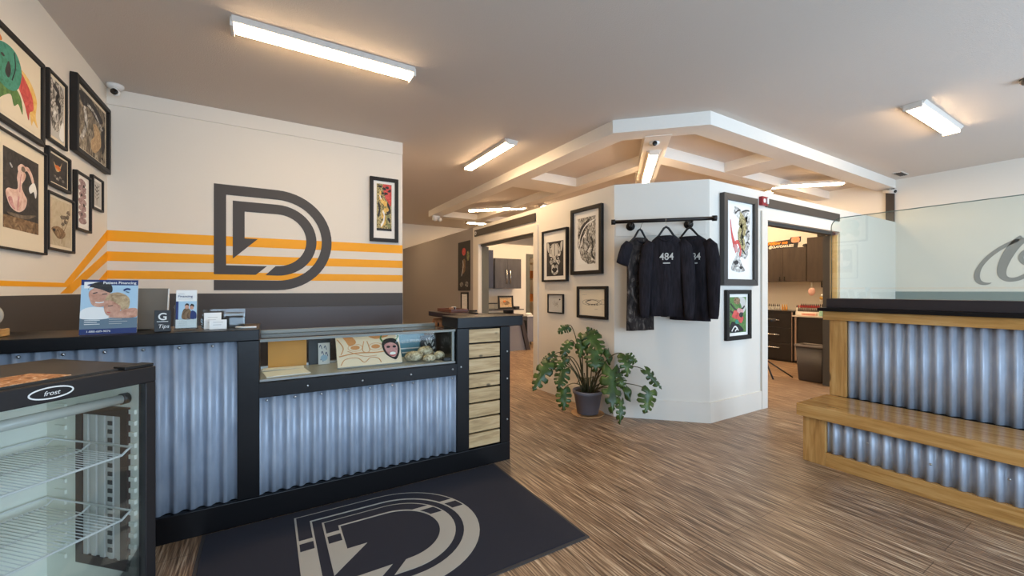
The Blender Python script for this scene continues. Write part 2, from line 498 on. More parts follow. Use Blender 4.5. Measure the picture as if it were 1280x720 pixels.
ceiling_light((4.15, 3.53), -PI / 4, 'lit light strip fixed under the diagonal beam above the hanging shirts', top=BZ - .004, w=.09, L=1.25)
ceiling_light((3.86, 7.0), PI / 4, 'lit light strip inside the far left coffer above the left doorway', w=.10, top=2.87)
ceiling_light((6.98, 2.99), PI / 4, 'lit light strip inside the right coffer above the right doorway', L=.95, w=.10, top=2.87)
ceiling_light((4.55, 9.15), PI / 2, 'small distant lit ceiling light at the far end of the hall', L=.7)
ceiling_light((5.6, 6.0), 0, 'added unseen ceiling light brightening the middle of the tattoo rooms')  # added lamp, out of view, for room brightness
ceiling_light((5.2, 6.6), PI / 2, 'added unseen ceiling light brightening the left tattoo room')  # extra unseen fixture put in to lighten the left room
ceiling_light((7.3, 4.2), 0, 'added unseen ceiling light brightening the drawers of the right tattoo room')  # added out of sight to lift the light on the cabinets and sign
ceiling_light((1.8, 8.6), 0, 'added unseen ceiling light brightening the hall from behind the D wall', L=.5)  # invented hall lamp, never in view, lightens the grey wall
ceiling_light((6.9, 4.9), PI / 2, 'added unseen ceiling light brightening the right tattoo room')  # another added lamp out of view, fills the right room with light

# ceiling and wall small fittings
v = root('ceiling_vent', (7.88, 2.17, ZC), 'small dark square ceiling vent near the right end of the beam', 'vent')
MB().box(7.74, 8.03, 2.12, 2.22, ZC - .012, ZC).build('vent_frame', lamp_white, v)
m_ = MB()
for i in range(4): m_.box(7.76, 8.01, 2.13 + .022 * i, 2.145 + .022 * i, ZC - .018, ZC - .012)
m_.build('louvre', char_paint, v)
v = root('ceiling_detector', (5.24, .66, ZC), 'round dark detector on the ceiling at the right edge, soot mark beside it', 'detector')
MB().lathe([(.06, 0), (.06, -.02), (.045, -.04), (.01, -.045)], (5.24, .66, ZC), 20).build('housing', char_paint, v)
MB().lathe([(.018, -.045), (.018, -.055), (.008, -.058)], (5.24, .66, ZC), 12).build('sensor', steel, v)

def dome_camera(loc, rz, label, ball=(0, -.06, -.09)):
    r = root('security_camera', (0, 0, 0), label, 'security camera', world=False)
    MB().lathe([(.055, 0), (.055, -.015), (.042, -.032), (.016, -.036)], (0, 0, 0), 20).build('mount', white_plastic, r)
    MB().tube([(0, 0, -.03), (ball[0] * .5, ball[1] * .5, ball[2] * .6), ball], .014, 10).build('arm', white_plastic, r)
    MB().blob(ball, (.027, .027, .027), seg=16, rings=10).build('housing', white_plastic, r)
    MB().lathe([(.024, 0), (.024, -.018), (.018, -.022)], (ball[0], ball[1] - .010, ball[2]), 18, axis='y').build('lens', mat('lens_black', (18, 16, 14), .12), r)
    r.location = loc; r.rotation_euler = (0, 0, rz)
    return r
dome_camera((-1.075, 4.585, ZC), math.radians(-16), 'small ball security camera in the left ceiling corner above the framed pictures', (.02, -.03, -.075))
dome_camera((3.52, 2.93, BZ - .0), math.radians(-45), 'round ball security camera under the beam above the hanging shirts', (0, -.035, -.03))
r = root('security_camera', (8.20, 2.36, 2.76), 'white bullet security camera on the black post at the right wall', 'security camera')
MB().tube([(8.258, 2.40, 2.80), (8.20, 2.38, 2.785)], .018, 10).build('mount', white_plastic, r)
MB().tube([(8.22, 2.46, 2.79), (8.13, 2.30, 2.745)], [.026, .032], 14).build('housing', white_plastic, r)
MB().tube([(8.132, 2.304, 2.746), (8.127, 2.295, 2.743)], .022, 14).build('lens', M['lens_black'], r)
r = root('twin_spot_light', (2.95, 8.15, 2.80), 'small white twin head emergency light under the far beam corner', 'emergency light')
MB().box(2.965, 3.12, 8.12, 8.198, 2.72, 2.815).build('housing', white_plastic, r, bevel=.006)
for x in (2.99, 3.1):
    MB().tube([(x, 8.12, 2.75), (x - .01, 8.05, 2.72)], [.03, .042], 12).build('lamp_head', white_plastic, r)

# ------------------------------------------------------------------ wall logo (both pieces painted the same)
def logo_pieces(cx, cz, s):
    """D emblem; (cx,cz) = arc centre, s = scale"""
    def q(p): return [(cx + (x - .09) * s, cz + (z - 1.75) * s) for x, z in p]
    A = [(-.423, 2.248), (.09, 2.248)] + arc(.09, 1.75, .498, 90, -90)[1:] + [(-.423, 1.252), (-.423, 1.347)] + arc(.09, 1.75, .403, -90, 90) + [(-.329, 2.153), (-.329, 1.488), (.001, 1.488), (-.091, 1.402), (-.423, 1.402)]
    B = [(-.277, 2.103)] + arc(.09, 1.75, .353, 90, -90) + [(-.012, 1.40), (.074, 1.49)] + arc(.09, 1.75, .258, -90, 90) + [(-.183, 2.008), (-.183, 1.75), (-.076, 1.75), (-.277, 1.552)]
    return q(A), q(B)
A_, B_ = logo_pieces(.09, 1.75, 1)
r = root('wall_logo', (.08, YD - .003, 1.25), 'large charcoal letter D emblem painted on the wall behind the counter', 'wall logo')
MB().prism(A_, YD - .005, YD - .0022, 'y').build('outer_band', logo_paint, r)
MB().prism(B_, YD - .005, YD - .0022, 'y').build('inner_band', logo_paint, r)

# script letter painted on the right wall (seen through the glass)
r = root('wall_script_letter', (XR - .003, .55, 1.3), 'grey flowing script letter painted on the right wall behind the glass', 'wall lettering')
def bez(p, n=14):
    out = []
    for i in range(0, len(p) - 1, 3):
        a, b, c, d = p[i:i + 4]
        for j in range(n + (1 if i + 3 >= len(p) - 1 else 0)):
            t = j / n; u = 1 - t
            out.append(tuple(u ** 3 * a[k] + 3 * u * u * t * b[k] + 3 * u * t * t * c[k] + t ** 3 * d[k] for k in (0, 1)))
    return out
tail = bez([(1.372, 1.352), (1.42, 1.325), (1.50, 1.335), (1.503, 1.44), (1.505, 1.55), (1.42, 1.68), (1.37, 1.73), (1.30, 1.81), (1.18, 1.905), (1.05, 1.93)])
wd = [.006 + .05 * math.sin(PI * min(1, i / 26)) ** .8 for i in range(len(tail))]
wd = [max(w_, .045) if 10 < i < len(tail) - 4 else w_ for i, w_ in enumerate(wd)]
bowl = bez([(1.10, 1.915), (1.17, 1.88), (1.27, 1.66), (1.283, 1.52), (1.295, 1.40), (1.22, 1.37), (1.15, 1.40), (1.05, 1.44), (.95, 1.60), (.94, 1.72), (.93, 1.86), (1.0, 1.93), (1.08, 1.92)])
wb = [.10 if i < 8 else (.10 - .05 * min(1, (i - 8) / 18)) for i in range(len(bowl))]
curl = bez([(.97, 1.66), (1.03, 1.56), (1.10, 1.57), (1.122, 1.65), (1.13, 1.72), (1.09, 1.77), (1.03, 1.76)])
letter_m = mat('letter_grey', (138, 136, 132), .6)
for nm, p_, w_ in (('swash', tail, wd), ('bowl', bowl, wb), ('curl', curl, .045)):
    MB().prism(line_poly(p_, w_), XR - .004, XR - .001, 'x').build(nm, letter_m, r)

# ------------------------------------------------------------------ framed pictures
def rect(x0, x1, y0, y1): return [(x0, y0), (x1, y0), (x1, y1), (x0, y1)]
def framed(label, wall, a0, a1, z0, z1, dep, fw_, mw, art, frame=None, board=None, name='framed_picture', group=None):
    """wall = (origin x, y, rz); a0..a1 along the wall's right-hand direction; art(mb, w, h) fills the print"""
    w, h = a1 - a0, z1 - z0
    r = root(name, (0, 0, 0), label, 'picture', group, world=False)
    f = MB(); fm = frame or blackframe
    f.prism([(-w / 2, 0), (w / 2, 0), (w / 2 - fw_, fw_), (-w / 2 + fw_, fw_)], -dep, -.001, 'y')
    f.prism([(-w / 2, h), (w / 2, h), (w / 2 - fw_, h - fw_), (-w / 2 + fw_, h - fw_)], -dep, -.001, 'y')
    f.prism([(-w / 2, 0), (-w / 2, h), (-w / 2 + fw_, h - fw_), (-w / 2 + fw_, fw_)], -dep, -.001, 'y')
    f.prism([(w / 2, 0), (w / 2, h), (w / 2 - fw_, h - fw_), (w / 2 - fw_, fw_)], -dep, -.001, 'y')
    f.build('frame', fm, r, bevel=min(.004, fw_ * .2))
    d = -dep * .45
    MB().box(-w / 2 + fw_ - .002, w / 2 - fw_ + .002, d, -.001, fw_ - .002, h - fw_ + .002).build('mat_board', board or cream, r)
    pw, ph = w - 2 * fw_ - 2 * mw[0], h - 2 * fw_ - mw[1] - mw[2]
    p = Print(-pw / 2, fw_ + mw[2], pw, ph, d - .0006)
    art(p)
    p.mb.build('print', None, r)
    ox, oy, rz = wall; c = (a0 + a1) / 2
    r.location = (ox + math.cos(rz) * c, oy + math.sin(rz) * c, z0); r.rotation_euler = (0, 0, rz)
    return r
class Print:
    """stack of thin printed layers, coordinates 0..1 across the sheet"""
    def __init__(s, x, z, w, h, y): s.mb = MB(); s.x, s.z, s.w, s.h, s.y = x, z, w, h, y; s.k = 0
    def poly(s, m, pts):
        s.k += 1
        q = [(s.x + s.w * min(1, max(0, u)), s.z + s.h * min(1, max(0, v))) for u, v in pts]
        s.mb.prism(q, s.y - .00025 * s.k, s.y + .0003, 'y', m)
    def bg(s, m): s.poly(m, rect(0, 1, 0, 1))
    def blob(s, m, pts, n=6): s.poly(m, smooth_closed(pts, n))
    def line(s, m, pts, w, n=5):
        out = []
        for i in range(len(pts) - 1):
            p0, p1, p2, p3 = pts[max(i - 1, 0)], pts[i], pts[i + 1], pts[min(i + 2, len(pts) - 1)]
            for j in range(n):
                t = j / n
                out.append(tuple(.5 * (2 * p1[q] + (p2[q] - p0[q]) * t + (2 * p0[q] - 5 * p1[q] + 4 * p2[q] - p3[q]) * t * t + (3 * p1[q] - p0[q] - 3 * p2[q] + p3[q]) * t ** 3) for q in (0, 1)))
        out.append(pts[-1])
        s.poly(m, line_poly(out, w))
def ell(cx, cy, rx, ry, n=9, wob=0.0):
    return [(cx + rx * (1 + random.uniform(-wob, wob)) * math.cos(2 * PI * i / n), cy + ry * (1 + random.uniform(-wob, wob)) * math.sin(2 * PI * i / n)) for i in range(n)]
def ink(name, stops, scale, distort=1.5): return streak(name, stops, (scale, scale, scale), rough=.7, detail=6, distort=distort)
i_teal = ink('ink_teal', [(.3, (28, 92, 78)), (.5, (70, 150, 128)), (.7, (40, 110, 80))], 14)
i_red = ink('ink_red', [(.3, (170, 40, 40)), (.6, (214, 92, 84))], 16)
i_yellow = ink('ink_yellow', [(.3, (214, 160, 60)), (.7, (238, 208, 130))], 18)
i_green = ink('ink_green', [(.3, (50, 90, 40)), (.7, (110, 150, 80))], 20)
i_orange = ink('ink_orange', [(.3, (190, 80, 20)), (.7, (230, 140, 60))], 18)
i_grey = ink('ink_grey_wash', [(.34, (40, 38, 36)), (.48, (110, 106, 100)), (.62, (190, 186, 176))], 16, 2.5)
i_dark = ink('ink_dark', [(.3, (26, 25, 26)), (.6, (58, 54, 52)), (.8, (90, 86, 80))], 14, 2)
i_brown = ink('ink_brown', [(.3, (70, 50, 34)), (.5, (128, 100, 70)), (.7, (176, 150, 116))], 14, 2)
i_taupe = ink('ink_taupe', [(.3, (70, 60, 50)), (.55, (120, 106, 90)), (.75, (168, 152, 130))], 9, 2)
i_pale = ink('ink_pale_skin', [(.3, (196, 150, 132)), (.55, (226, 196, 182)), (.75, (244, 228, 220))], 16, 1)
i_pink = ink('ink_pink', [(.3, (176, 110, 110)), (.7, (220, 170, 164))], 20)
i_mauve = ink('ink_mauve', [(.3, (110, 88, 90)), (.5, (160, 130, 130)), (.7, (206, 190, 184))], 26, 2)
i_sand = ink('ink_sand', [(.3, (176, 160, 130)), (.7, (206, 194, 168))], 10)
i_black = mat('ink_black', (24, 22, 22), .6)
i_white = mat('ink_white', (238, 236, 230), .7)
i_skin = ink('ink_skin', [(.3, (176, 118, 92)), (.7, (222, 172, 146))], 30, .5)
i_hair = ink('ink_hair_blond', [(.3, (150, 116, 80)), (.7, (214, 186, 144))], 40, 1)
i_navy = mat('ink_navy', (28, 48, 104), .6)
i_blue = mat('ink_pale_blue', (176, 204, 220), .6)
i_slate = mat('ink_slate', (104, 122, 134), .6)
i_lightgrey = mat('ink_light_grey', (196, 194, 188), .7)
i_olive = ink('ink_olive', [(.3, (70, 74, 46)), (.5, (128, 130, 84)), (.7, (186, 184, 140))], 22, 2)

def art_beast(p):
    p.bg(cream)
    p.blob(i_yellow, [(.55, .75), (.80, .70), (.95, .50), (.93, .25), (.97, .10), (.88, .16), (.84, .08), (.78, .3), (.62, .45)])
    p.blob(i_red, [(.50, .80), (.66, .70), (.84, .52), (.88, .33), (.80, .24), (.78, .12), (.70, .30), (.60, .45), (.45, .6)])
    p.blob(i_green, [(.15, .40), (.45, .45), (.62, .36), (.66, .14), (.58, .24), (.50, .18), (.44, .30), (.30, .2), (.2, .1), (.12, .2)])
    p.blob(i_teal, [(.12, .62), (.20, .84), (.38, .93), (.55, .90), (.64, .72), (.60, .5), (.5, .38), (.36, .34), (.2, .4)])
    p.blob(i_orange, ell(.20, .93, .09, .05))
    p.blob(i_dark, [(.34, .55), (.4, .72), (.44, .62), (.40, .5)])
    p.blob(i_dark, ell(.30, .74, .03, .02))
    p.line(i_black, [(.5, .9), (.52, .7), (.46, .5)], .014)
def art_wash(p):
    p.bg(i_lightgrey)
    p.blob(i_grey, [(.05, .98), (.9, .95), (.95, .6), (.8, .3), (.5, .12), (.1, .2), (.04, .6)])
    p.blob(i_white, [(.65, .05), (.75, .25), (.95, .35), (.98, .04)])
    p.line(i_dark, [(.2, .9), (.6, .8), (.4, .6), (.75, .55), (.5, .4)], .07)
    p.line(i_white, [(.3, .95), (.75, .75), (.55, .62)], .03)
def art_figure_brown(p):
    p.bg(i_taupe)
    p.blob(i_grey, [(.05, .95), (.3, .9), (.5, .72), (.3, .55), (.06, .6)])
    p.blob(i_brown, [(.4, .1), (.95, .05), (.97, .5), (.8, .72), (.5, .66), (.45, .4)])
    p.blob(i_hair, [(.45, .08), (.62, .1), (.85, .3), (.8, .52), (.66, .66), (.52, .6), (.58, .4), (.42, .25)])
    p.line(i_lightgrey, [(.12, .2), (.3, .5), (.22, .8)], .03); p.line(i_lightgrey, [(.3, .86), (.6, .8), (.9, .6)], .02)
    p.blob(i_dark, ell(.88, .09, .04, .02))
def art_pale_figure(p):
    p.bg(i_dark)
    p.poly(i_brown, rect(0, 1, 0, .16))
    p.blob(i_pale, [(.06, .44), (.14, .31), (.26, .25), (.42, .24), (.58, .31), (.64, .43), (.56, .50), (.50, .56), (.50, .62), (.58, .70), (.60, .77), (.50, .80), (.40, .77), (.36, .68), (.38, .60), (.36, .53), (.24, .51), (.12, .50)])
    p.blob(i_pale, [(.54, .78), (.64, .82), (.74, .76), (.80, .68), (.86, .70), (.78, .82), (.66, .88), (.54, .84)])
    p.blob(i_pale, [(.40, .76), (.38, .82), (.48, .88), (.60, .86), (.56, .82), (.46, .80)])
    p.blob(i_taupe, ell(.53, .82, .06, .035))
    p.blob(i_white, [(.76, .66), (.86, .70), (.93, .60), (.90, .50), (.84, .58), (.74, .54), (.70, .60)])
    p.line(i_pink, [(.47, .74), (.44, .62), (.43, .5)], .018); p.line(i_pink, [(.40, .44), (.38, .34), (.37, .26)], .03)
    p.blob(i_pink, [(.12, .38), (.2, .29), (.3, .26), (.24, .33), (.2, .4)])
    p.blob(i_taupe, [(.1, .2), (.5, .21), (.9, .26), (.6, .17), (.2, .165)])
    p.line(i_lightgrey, [(.16, .82), (.22, .78)], .02)
def art_bird_dark(p):
    p.bg(i_dark)
    p.blob(i_hair, [(.25, .75), (.42, .62), (.6, .7), (.7, .86), (.6, .58), (.5, .46), (.36, .48)])
    p.blob(i_orange, [(.3, .62), (.5, .5), (.62, .56), (.5, .68)])
    for x, y in ((.3, .25), (.45, .18), (.6, .28), (.75, .2)): p.blob(i_grey, ell(x, y, .07, .05, wob=.3))
def art_bird_branch(p):
    p.bg(i_sand)
    p.line(i_brown, [(.55, .06), (.62, .3), (.85, .62), (.9, .85)], .02); p.line(i_brown, [(.6, .3), (.55, .66)], .018)
    p.blob(i_brown, [(.12, .34), (.35, .42), (.6, .38), (.72, .28), (.6, .18), (.4, .16), (.25, .24)])
    for x, y in ((.6, .5), (.72, .56), (.8, .68), (.68, .66), (.86, .78), (.58, .64)): p.blob(i_taupe, ell(x, y, .07, .045, wob=.3))
    p.blob(i_dark, ell(.22, .32, .05, .03))
def art_totem(p):
    p.bg(i_white)
    for k in range(7): p.blob(i_mauve, ell(.5, .92 - k * .135, .30 + .06 * (k % 2), .075, wob=.2))
    for k in range(4): p.blob(i_dark, ell(.5 + .1 * (-1) ** k, .85 - k * .2, .06, .03, wob=.3))
def art_sprig(p):
    p.bg(i_lightgrey)
    p.line(i_grey, [(.5, .06), (.48, .5), (.56, .9)], .05)
    for y in (.3, .45, .6, .75): p.line(i_grey, [(.5, y), (.78, y + .12)], .04); p.line(i_grey, [(.5, y - .04), (.25, y + .08)], .04)
def art_serpent_red(p):
    p.bg(i_dark)
    p.blob(i_red, [(.4, .98), (.98, .97), (.97, .62), (.8, .55), (.66, .66), (.5, .7)])
    for x, y in ((.45, .82), (.6, .9), (.75, .84), (.85, .9), (.66, .76)): p.blob(i_dark, ell(x, y, .11, .035, wob=.3))
    p.line(i_olive, [(.25, .8), (.22, .7), (.5, .6), (.8, .5), (.5, .42), (.35, .34), (.6, .24), (.3, .1)], [.06 + .02 * (i % 3) for i in range(36)])
    p.line(i_yellow, [(.85, .34), (.6, .3), (.7, .14), (.9, .1)], .07)
    p.line(i_white, [(.3, .1), (.45, .2), (.55, .4)], .06)
    p.line(i_orange, [(.1, .5), (.3, .52), (.25, .3)], .04)
    p.poly(i_white, rect(0, 1, 0, .05))
def art_swirl(p):
    p.bg(i_dark)
    for k in range(6):
        y = .95 - .13 * k
        p.line(i_lightgrey, [(.02, y - .12), (.3, y - .02), (.6, y), (.98, y + .04)], [.02 + .02 * (i % 2) for i in range(16)])
    p.blob(i_grey, [(.25, .45), (.4, .62), (.62, .74), (.8, .6), (.75, .4), (.9, .2), (.6, .25), (.4, .2)])
    p.line(i_white, [(.5, .8), (.42, .6), (.6, .5), (.55, .35)], .05)
    p.blob(i_white, [(.0, .0), (.0, .4), (.12, .32), (.22, .16), (.5, .04), (.6, .0)])
    p.blob(i_lightgrey, ell(.62, .58, .08, .06, wob=.3))
def art_mask_white(p):
    p.bg(i_dark)
    p.blob(i_lightgrey, [(.5, .95), (.72, .88), (.8, .7), (.74, .5), (.8, .42), (.68, .3), (.66, .1), (.5, .04), (.34, .1), (.32, .3), (.2, .42), (.26, .5), (.2, .7), (.28, .88)])
    p.blob(i_white, [(.5, .93), (.66, .84), (.66, .64), (.5, .58), (.34, .64), (.34, .84)])
    for s in (-1, 1):
        p.blob(i_black, [(.5 + s * .10, .50), (.5 + s * .28, .57), (.5 + s * .24, .49), (.5 + s * .14, .46)])
        p.blob(i_white, [(.5 + s * .30, .9), (.5 + s * .44, .96), (.5 + s * .40, .76), (.5 + s * .31, .72)])
        p.blob(i_grey, ell(.5 + s * .18, .32, .1, .05))
        p.blob(i_white, [(.5 + s * .1, .18), (.5 + s * .16, .28), (.5 + s * .18, .16)])
    p.blob(i_black, [(.42, .34), (.5, .4), (.58, .34), (.5, .3)])
    p.blob(i_black, [(.36, .2), (.5, .25), (.64, .2), (.5, .13)])
def art_sketch(p):
    p.bg(i_lightgrey)
    for _ in range(6): p.line(i_grey, [(random.uniform(.25, .5), random.uniform(.25, .75)), (random.uniform(.4, .6), random.uniform(.3, .7)), (random.uniform(.5, .75), random.uniform(.25, .75))], .012)
    p.blob(i_dark, ell(.8, .76, .05, .05, wob=.3)); p.line(i_grey, [(.3, .85), (.7, .86)], .01)
def art_ovals(p):
    p.bg(cream)
    def ring(cx, cy, rx, ry, w): 
        a = [(cx + rx * math.cos(t * PI / 16), cy + ry * math.sin(t * PI / 16)) for t in range(33)]
        p.poly(i_dark, line_poly(a, w))
    ring(.5, .5, .38, .12, .008); ring(.5, .51, .25, .085, .016); ring(.92, .52, .14, .09, .008)
    p.blob(i_dark, [(.28, .5), (.36, .58), (.50, .60), (.44, .57), (.34, .54)])
    for x in (.36, .48, .58, .68): p.line(i_dark, [(x, .44), (x + .02, .40), (x + .05, .44)], .014)
    p.line(i_grey, [(.1, .78), (.3, .8)], .008); p.line(i_grey, [(.6, .24), (.72, .25)], .008)
def art_serpent_grey(p):
    p.bg(i_white)
    p.line(i_grey, [(.2, .98), (.6, .86), (.95, .8), (.7, .62), (.9, .5), (.75, .36), (.4, .28), (.3, .1)], [.16 - .05 * abs((i / 18) - 1) for i in range(36)])
    p.line(i_olive, [(.55, .8), (.75, .66), (.5, .52), (.6, .42)], .2)
    p.line(i_red, [(.08, .78), (.18, .6), (.3, .45), (.4, .34)], [.03 + .09 * i / 16 for i in range(16)])
    p.line(i_red, [(.25, .42), (.45, .46), (.6, .34)], .05)
    p.blob(i_grey, [(.15, .06), (.3, .22), (.5, .24), (.62, .12), (.74, .06), (.5, .03)])
    p.line(i_dark, [(.4, .95), (.7, .9), (.92, .94)], .03)
    p.blob(i_dark, ell(.34, .16, .08, .03, wob=.3))
def art_skull_flowers(p):
    p.bg(i_green)
    p.blob(i_lightgrey, [(.5, .98), (.9, .96), (.98, .7), (.8, .55), (.7, .75)])
    p.blob(i_brown, [(.3, .98), (.6, .95), (.55, .8), (.25, .84)])
    for a in ((.04, .82, .5, .6), (.9, .74, .5, .6), (.02, .62, .4, .55)): p.line(i_dark, [(a[0], a[1]), ((a[0] + a[2]) / 2, (a[1] + a[3]) / 2 - .03), (a[2], a[3])], .06)
    p.blob(i_red, ell(.4, .5, .28, .12, wob=.25)); p.blob(i_pink, ell(.62, .6, .2, .08, wob=.3)); p.blob(i_red, ell(.66, .38, .18, .1, wob=.25))
    p.blob(i_dark, ell(.68, .5, .13, .07, wob=.2))
    p.blob(i_black, [(.02, .02), (.1, .3), (.35, .28), (.6, .2), (.8, .04)]); p.blob(i_teal, ell(.42, .3, .12, .06, wob=.3))
    p.line(i_white, [(.1, .05), (.3, .18), (.5, .06)], .04); p.line(i_white, [(.3, .04), (.45, .14)], .04)

i_swirl = streak('ink_swirl', [(.36, (38, 34, 30)), (.46, (96, 90, 82)), (.54, (190, 184, 172)), (.62, (232, 228, 218))], (26, 26, 11), rough=.7, detail=4, distort=3.2)
i_fur = streak('ink_fur', [(.36, (60, 56, 52)), (.5, (170, 166, 158)), (.64, (238, 236, 230))], (30, 30, 22), rough=.7, detail=6, distort=1.2)
i_scales = streak('ink_scales', [(.34, (24, 20, 18)), (.46, (110, 96, 50)), (.54, (214, 196, 140)), (.66, (60, 70, 40))], (34, 34, 22), rough=.7, detail=4, distort=2.5)
i_rocks = streak('ink_rocks', [(.32, (50, 44, 38)), (.48, (112, 100, 84)), (.6, (168, 156, 134)), (.7, (206, 198, 178))], (14, 14, 9), rough=.7, detail=6, distort=2)
def art_swirl(p):
    p.bg(i_swirl)
    p.blob(i_dark, [(.1, .7), (.3, .86), (.7, .95), (.4, .72), (.2, .5)])
    p.blob(i_fur, [(.36, .34), (.46, .56), (.58, .74), (.72, .66), (.66, .46), (.8, .24), (.56, .26)])
    p.line(i_dark, [(.62, .74), (.56, .54), (.66, .4), (.5, .26)], .035); p.line(i_dark, [(.95, .1), (.8, .2), (.86, .4), (.74, .58)], .06)
    p.line(i_white, [(.04, .4), (.2, .66), (.5, .84), (.95, .92)], .03); p.line(i_white, [(.1, .3), (.28, .56), (.46, .66)], .025)
    p.blob(i_white, [(.0, .0), (.0, .36), (.1, .30), (.2, .14), (.45, .04), (.55, .0)])
def art_mask_white(p):
    p.bg(i_dark)
    p.blob(i_fur, [(.5, .95), (.74, .88), (.84, .66), (.76, .5), (.82, .40), (.70, .28), (.68, .1), (.5, .03), (.32, .1), (.30, .28), (.18, .40), (.24, .5), (.16, .66), (.26, .88)])
    p.blob(i_lightgrey, [(.5, .93), (.66, .86), (.68, .68), (.56, .58), (.44, .58), (.32, .68), (.34, .86)])
    for s_ in (-1, 1):
        p.blob(i_black, [(.5 + s_ * .08, .49), (.5 + s_ * .20, .56), (.5 + s_ * .32, .56), (.5 + s_ * .26, .48), (.5 + s_ * .14, .455)])
        p.blob(i_white, [(.5 + s_ * .15, .50), (.5 + s_ * .22, .525), (.5 + s_ * .25, .50), (.5 + s_ * .2, .485)])
        p.blob(i_lightgrey, [(.5 + s_ * .34, .92), (.5 + s_ * .46, .98), (.5 + s_ * .44, .78), (.5 + s_ * .36, .70)])
        p.line(i_dark, [(.5 + s_ * .06, .44), (.5 + s_ * .12, .36), (.5 + s_ * .26, .30)], .025)
        p.blob(i_white, [(.5 + s_ * .10, .12), (.5 + s_ * .14, .24), (.5 + s_ * .18, .12)])
    p.blob(i_black, [(.40, .35), (.46, .39), (.54, .39), (.60, .35), (.5, .30)])
    p.blob(i_black, [(.34, .18), (.42, .24), (.5, .22), (.58, .24), (.66, .18), (.5, .10)])
    p.line(i_dark, [(.5, .93), (.49, .75), (.5, .58)], .015)
def art_serpent_grey(p):
    p.bg(i_white)
    p.line(i_fur, [(.25, .97), (.6, .88), (.95, .86), (.74, .70), (.94, .56), (.78, .40), (.45, .30), (.35, .12)], [.20 - .06 * abs((i / 18) - 1) for i in range(36)])
    p.line(i_scales, [(.5, .84), (.74, .72), (.52, .58), (.66, .46), (.62, .36)], .22)
    for a in ((.3, .9, .55, .96), (.6, .93, .98, .97), (.8, .6, .98, .66), (.82, .48, .99, .46), (.5, .4, .8, .3)): p.line(i_dark, [(a[0], a[1]), ((a[0] + a[2]) / 2, (a[1] + a[3]) / 2 + .015), (a[2], a[3])], .025)
    p.line(i_red, [(.08, .80), (.13, .62), (.22, .48), (.36, .36)], [.02 + .12 * i / 16 for i in range(16)])
    p.line(i_red, [(.2, .42), (.42, .48), (.56, .36), (.5, .28)], .06); p.blob(i_pink, [(.24, .44), (.36, .42), (.42, .34), (.3, .34)])
    p.line(i_fur, [(.6, .3), (.78, .26), (.9, .34)], .05)
    p.blob(i_fur, [(.12, .08), (.26, .22), (.46, .26), (.62, .14), (.76, .06), (.5, .03), (.3, .04)])
    p.blob(i_dark, ell(.34, .17, .09, .03, wob=.3)); p.blob(i_dark, ell(.56, .10, .08, .02, wob=.3))
    p.line(i_dark, [(.66, .66), (.58, .56), (.68, .44)], .03)
def art_serpent_red(p):
    p.bg(i_scales)
    p.blob(i_red, [(.42, .99), (.99, .98), (.98, .60), (.86, .54), (.70, .64), (.56, .72)])
    for x, y in ((.22, .94), (.5, .90), (.72, .93), (.4, .80), (.62, .80), (.86, .86), (.3, .7)): p.blob(i_dark, ell(x, y, .13, .028, wob=.35))
    p.line(i_yellow, [(.28, .84), (.22, .70), (.48, .60), (.82, .52), (.52, .42), (.34, .34), (.62, .24), (.3, .1)], [.07 + .03 * (i % 3) for i in range(36)])
    p.line(i_dark, [(.7, .6), (.9, .44), (.7, .34), (.9, .2)], .09); p.line(i_dark, [(.1, .6), (.2, .44), (.08, .3)], .1)
    p.line(i_white, [(.28, .10), (.45, .2), (.5, .34), (.4, .42)], .07); p.line(i_white, [(.2, .76), (.3, .66)], .05)
    p.line(i_olive, [(.85, .34), (.66, .28), (.72, .14), (.9, .1)], .08)
    p.poly(i_black, rect(0, 1, 0, .05))
def art_figure_brown(p):
    p.bg(i_rocks)
    p.blob(i_dark, [(.1, .95), (.5, .98), (.9, .8), (.7, .7), (.4, .8), (.2, .75)])
    p.blob(i_hair, [(.48, .12), (.62, .1), (.82, .3), (.80, .50), (.68, .62), (.54, .58), (.58, .4), (.46, .25)])
    p.blob(i_dark, [(.84, .6), (.95, .7), (.96, .3), (.86, .2)])
    p.line(i_fur, [(.14, .16), (.3, .46), (.24, .76)], .08); p.line(i_fur, [(.34, .84), (.6, .80), (.88, .62)], .05)
    p.blob(i_dark, ell(.88, .09, .04, .02))
def art_wash(p):
    p.bg(i_lightgrey)
    p.blob(i_swirl, [(.05, .98), (.9, .95), (.95, .6), (.8, .3), (.5, .12), (.1, .2), (.04, .6)])
    p.line(i_dark, [(.2, .9), (.6, .82), (.4, .66), (.75, .6), (.5, .46), (.3, .3)], .10)
    p.blob(i_fur, [(.2, .5), (.5, .55), (.6, .35), (.3, .28)])
    p.blob(i_white, [(.65, .05), (.75, .25), (.95, .35), (.98, .04)])

WL, WD, WBL, WBR = (XL, 0, PI / 2), (0, YD, 0), (PX, 0, -PI / 2), (0, PY, 0)
G1 = 'framed pictures on the left wall'
framed('large framed picture of a teal and red beast, topmost on the left wall', WL, 2.86, 3.512, 2.10, 2.59, .022, .030, (.022, .022, .022), art_beast, group=G1)
framed('narrow framed grey wash picture between the two large top ones, left wall', WL, 3.57, 3.84, 2.17, 2.606, .02, .018, (.018, .018, .024), art_wash, group=G1)
framed('large deep framed brown figure painting nearest the wall corner, left wall', WL, 3.92, 4.618, 2.207, 2.742, .042, .034, (.022, .022, .022), art_figure_brown, group=G1)
framed('wide cream matted picture of a pale nude figure on black, left wall', WL, 3.0, 3.533, 1.46, 2.064, .024, .011, (.07, .07, .10), art_pale_figure, group=G1)
framed('small framed dark picture with an orange bird, left wall', WL, 3.55, 3.877, 1.894, 2.127, .026, .018, (.012, .012, .012), art_bird_dark, group=G1)
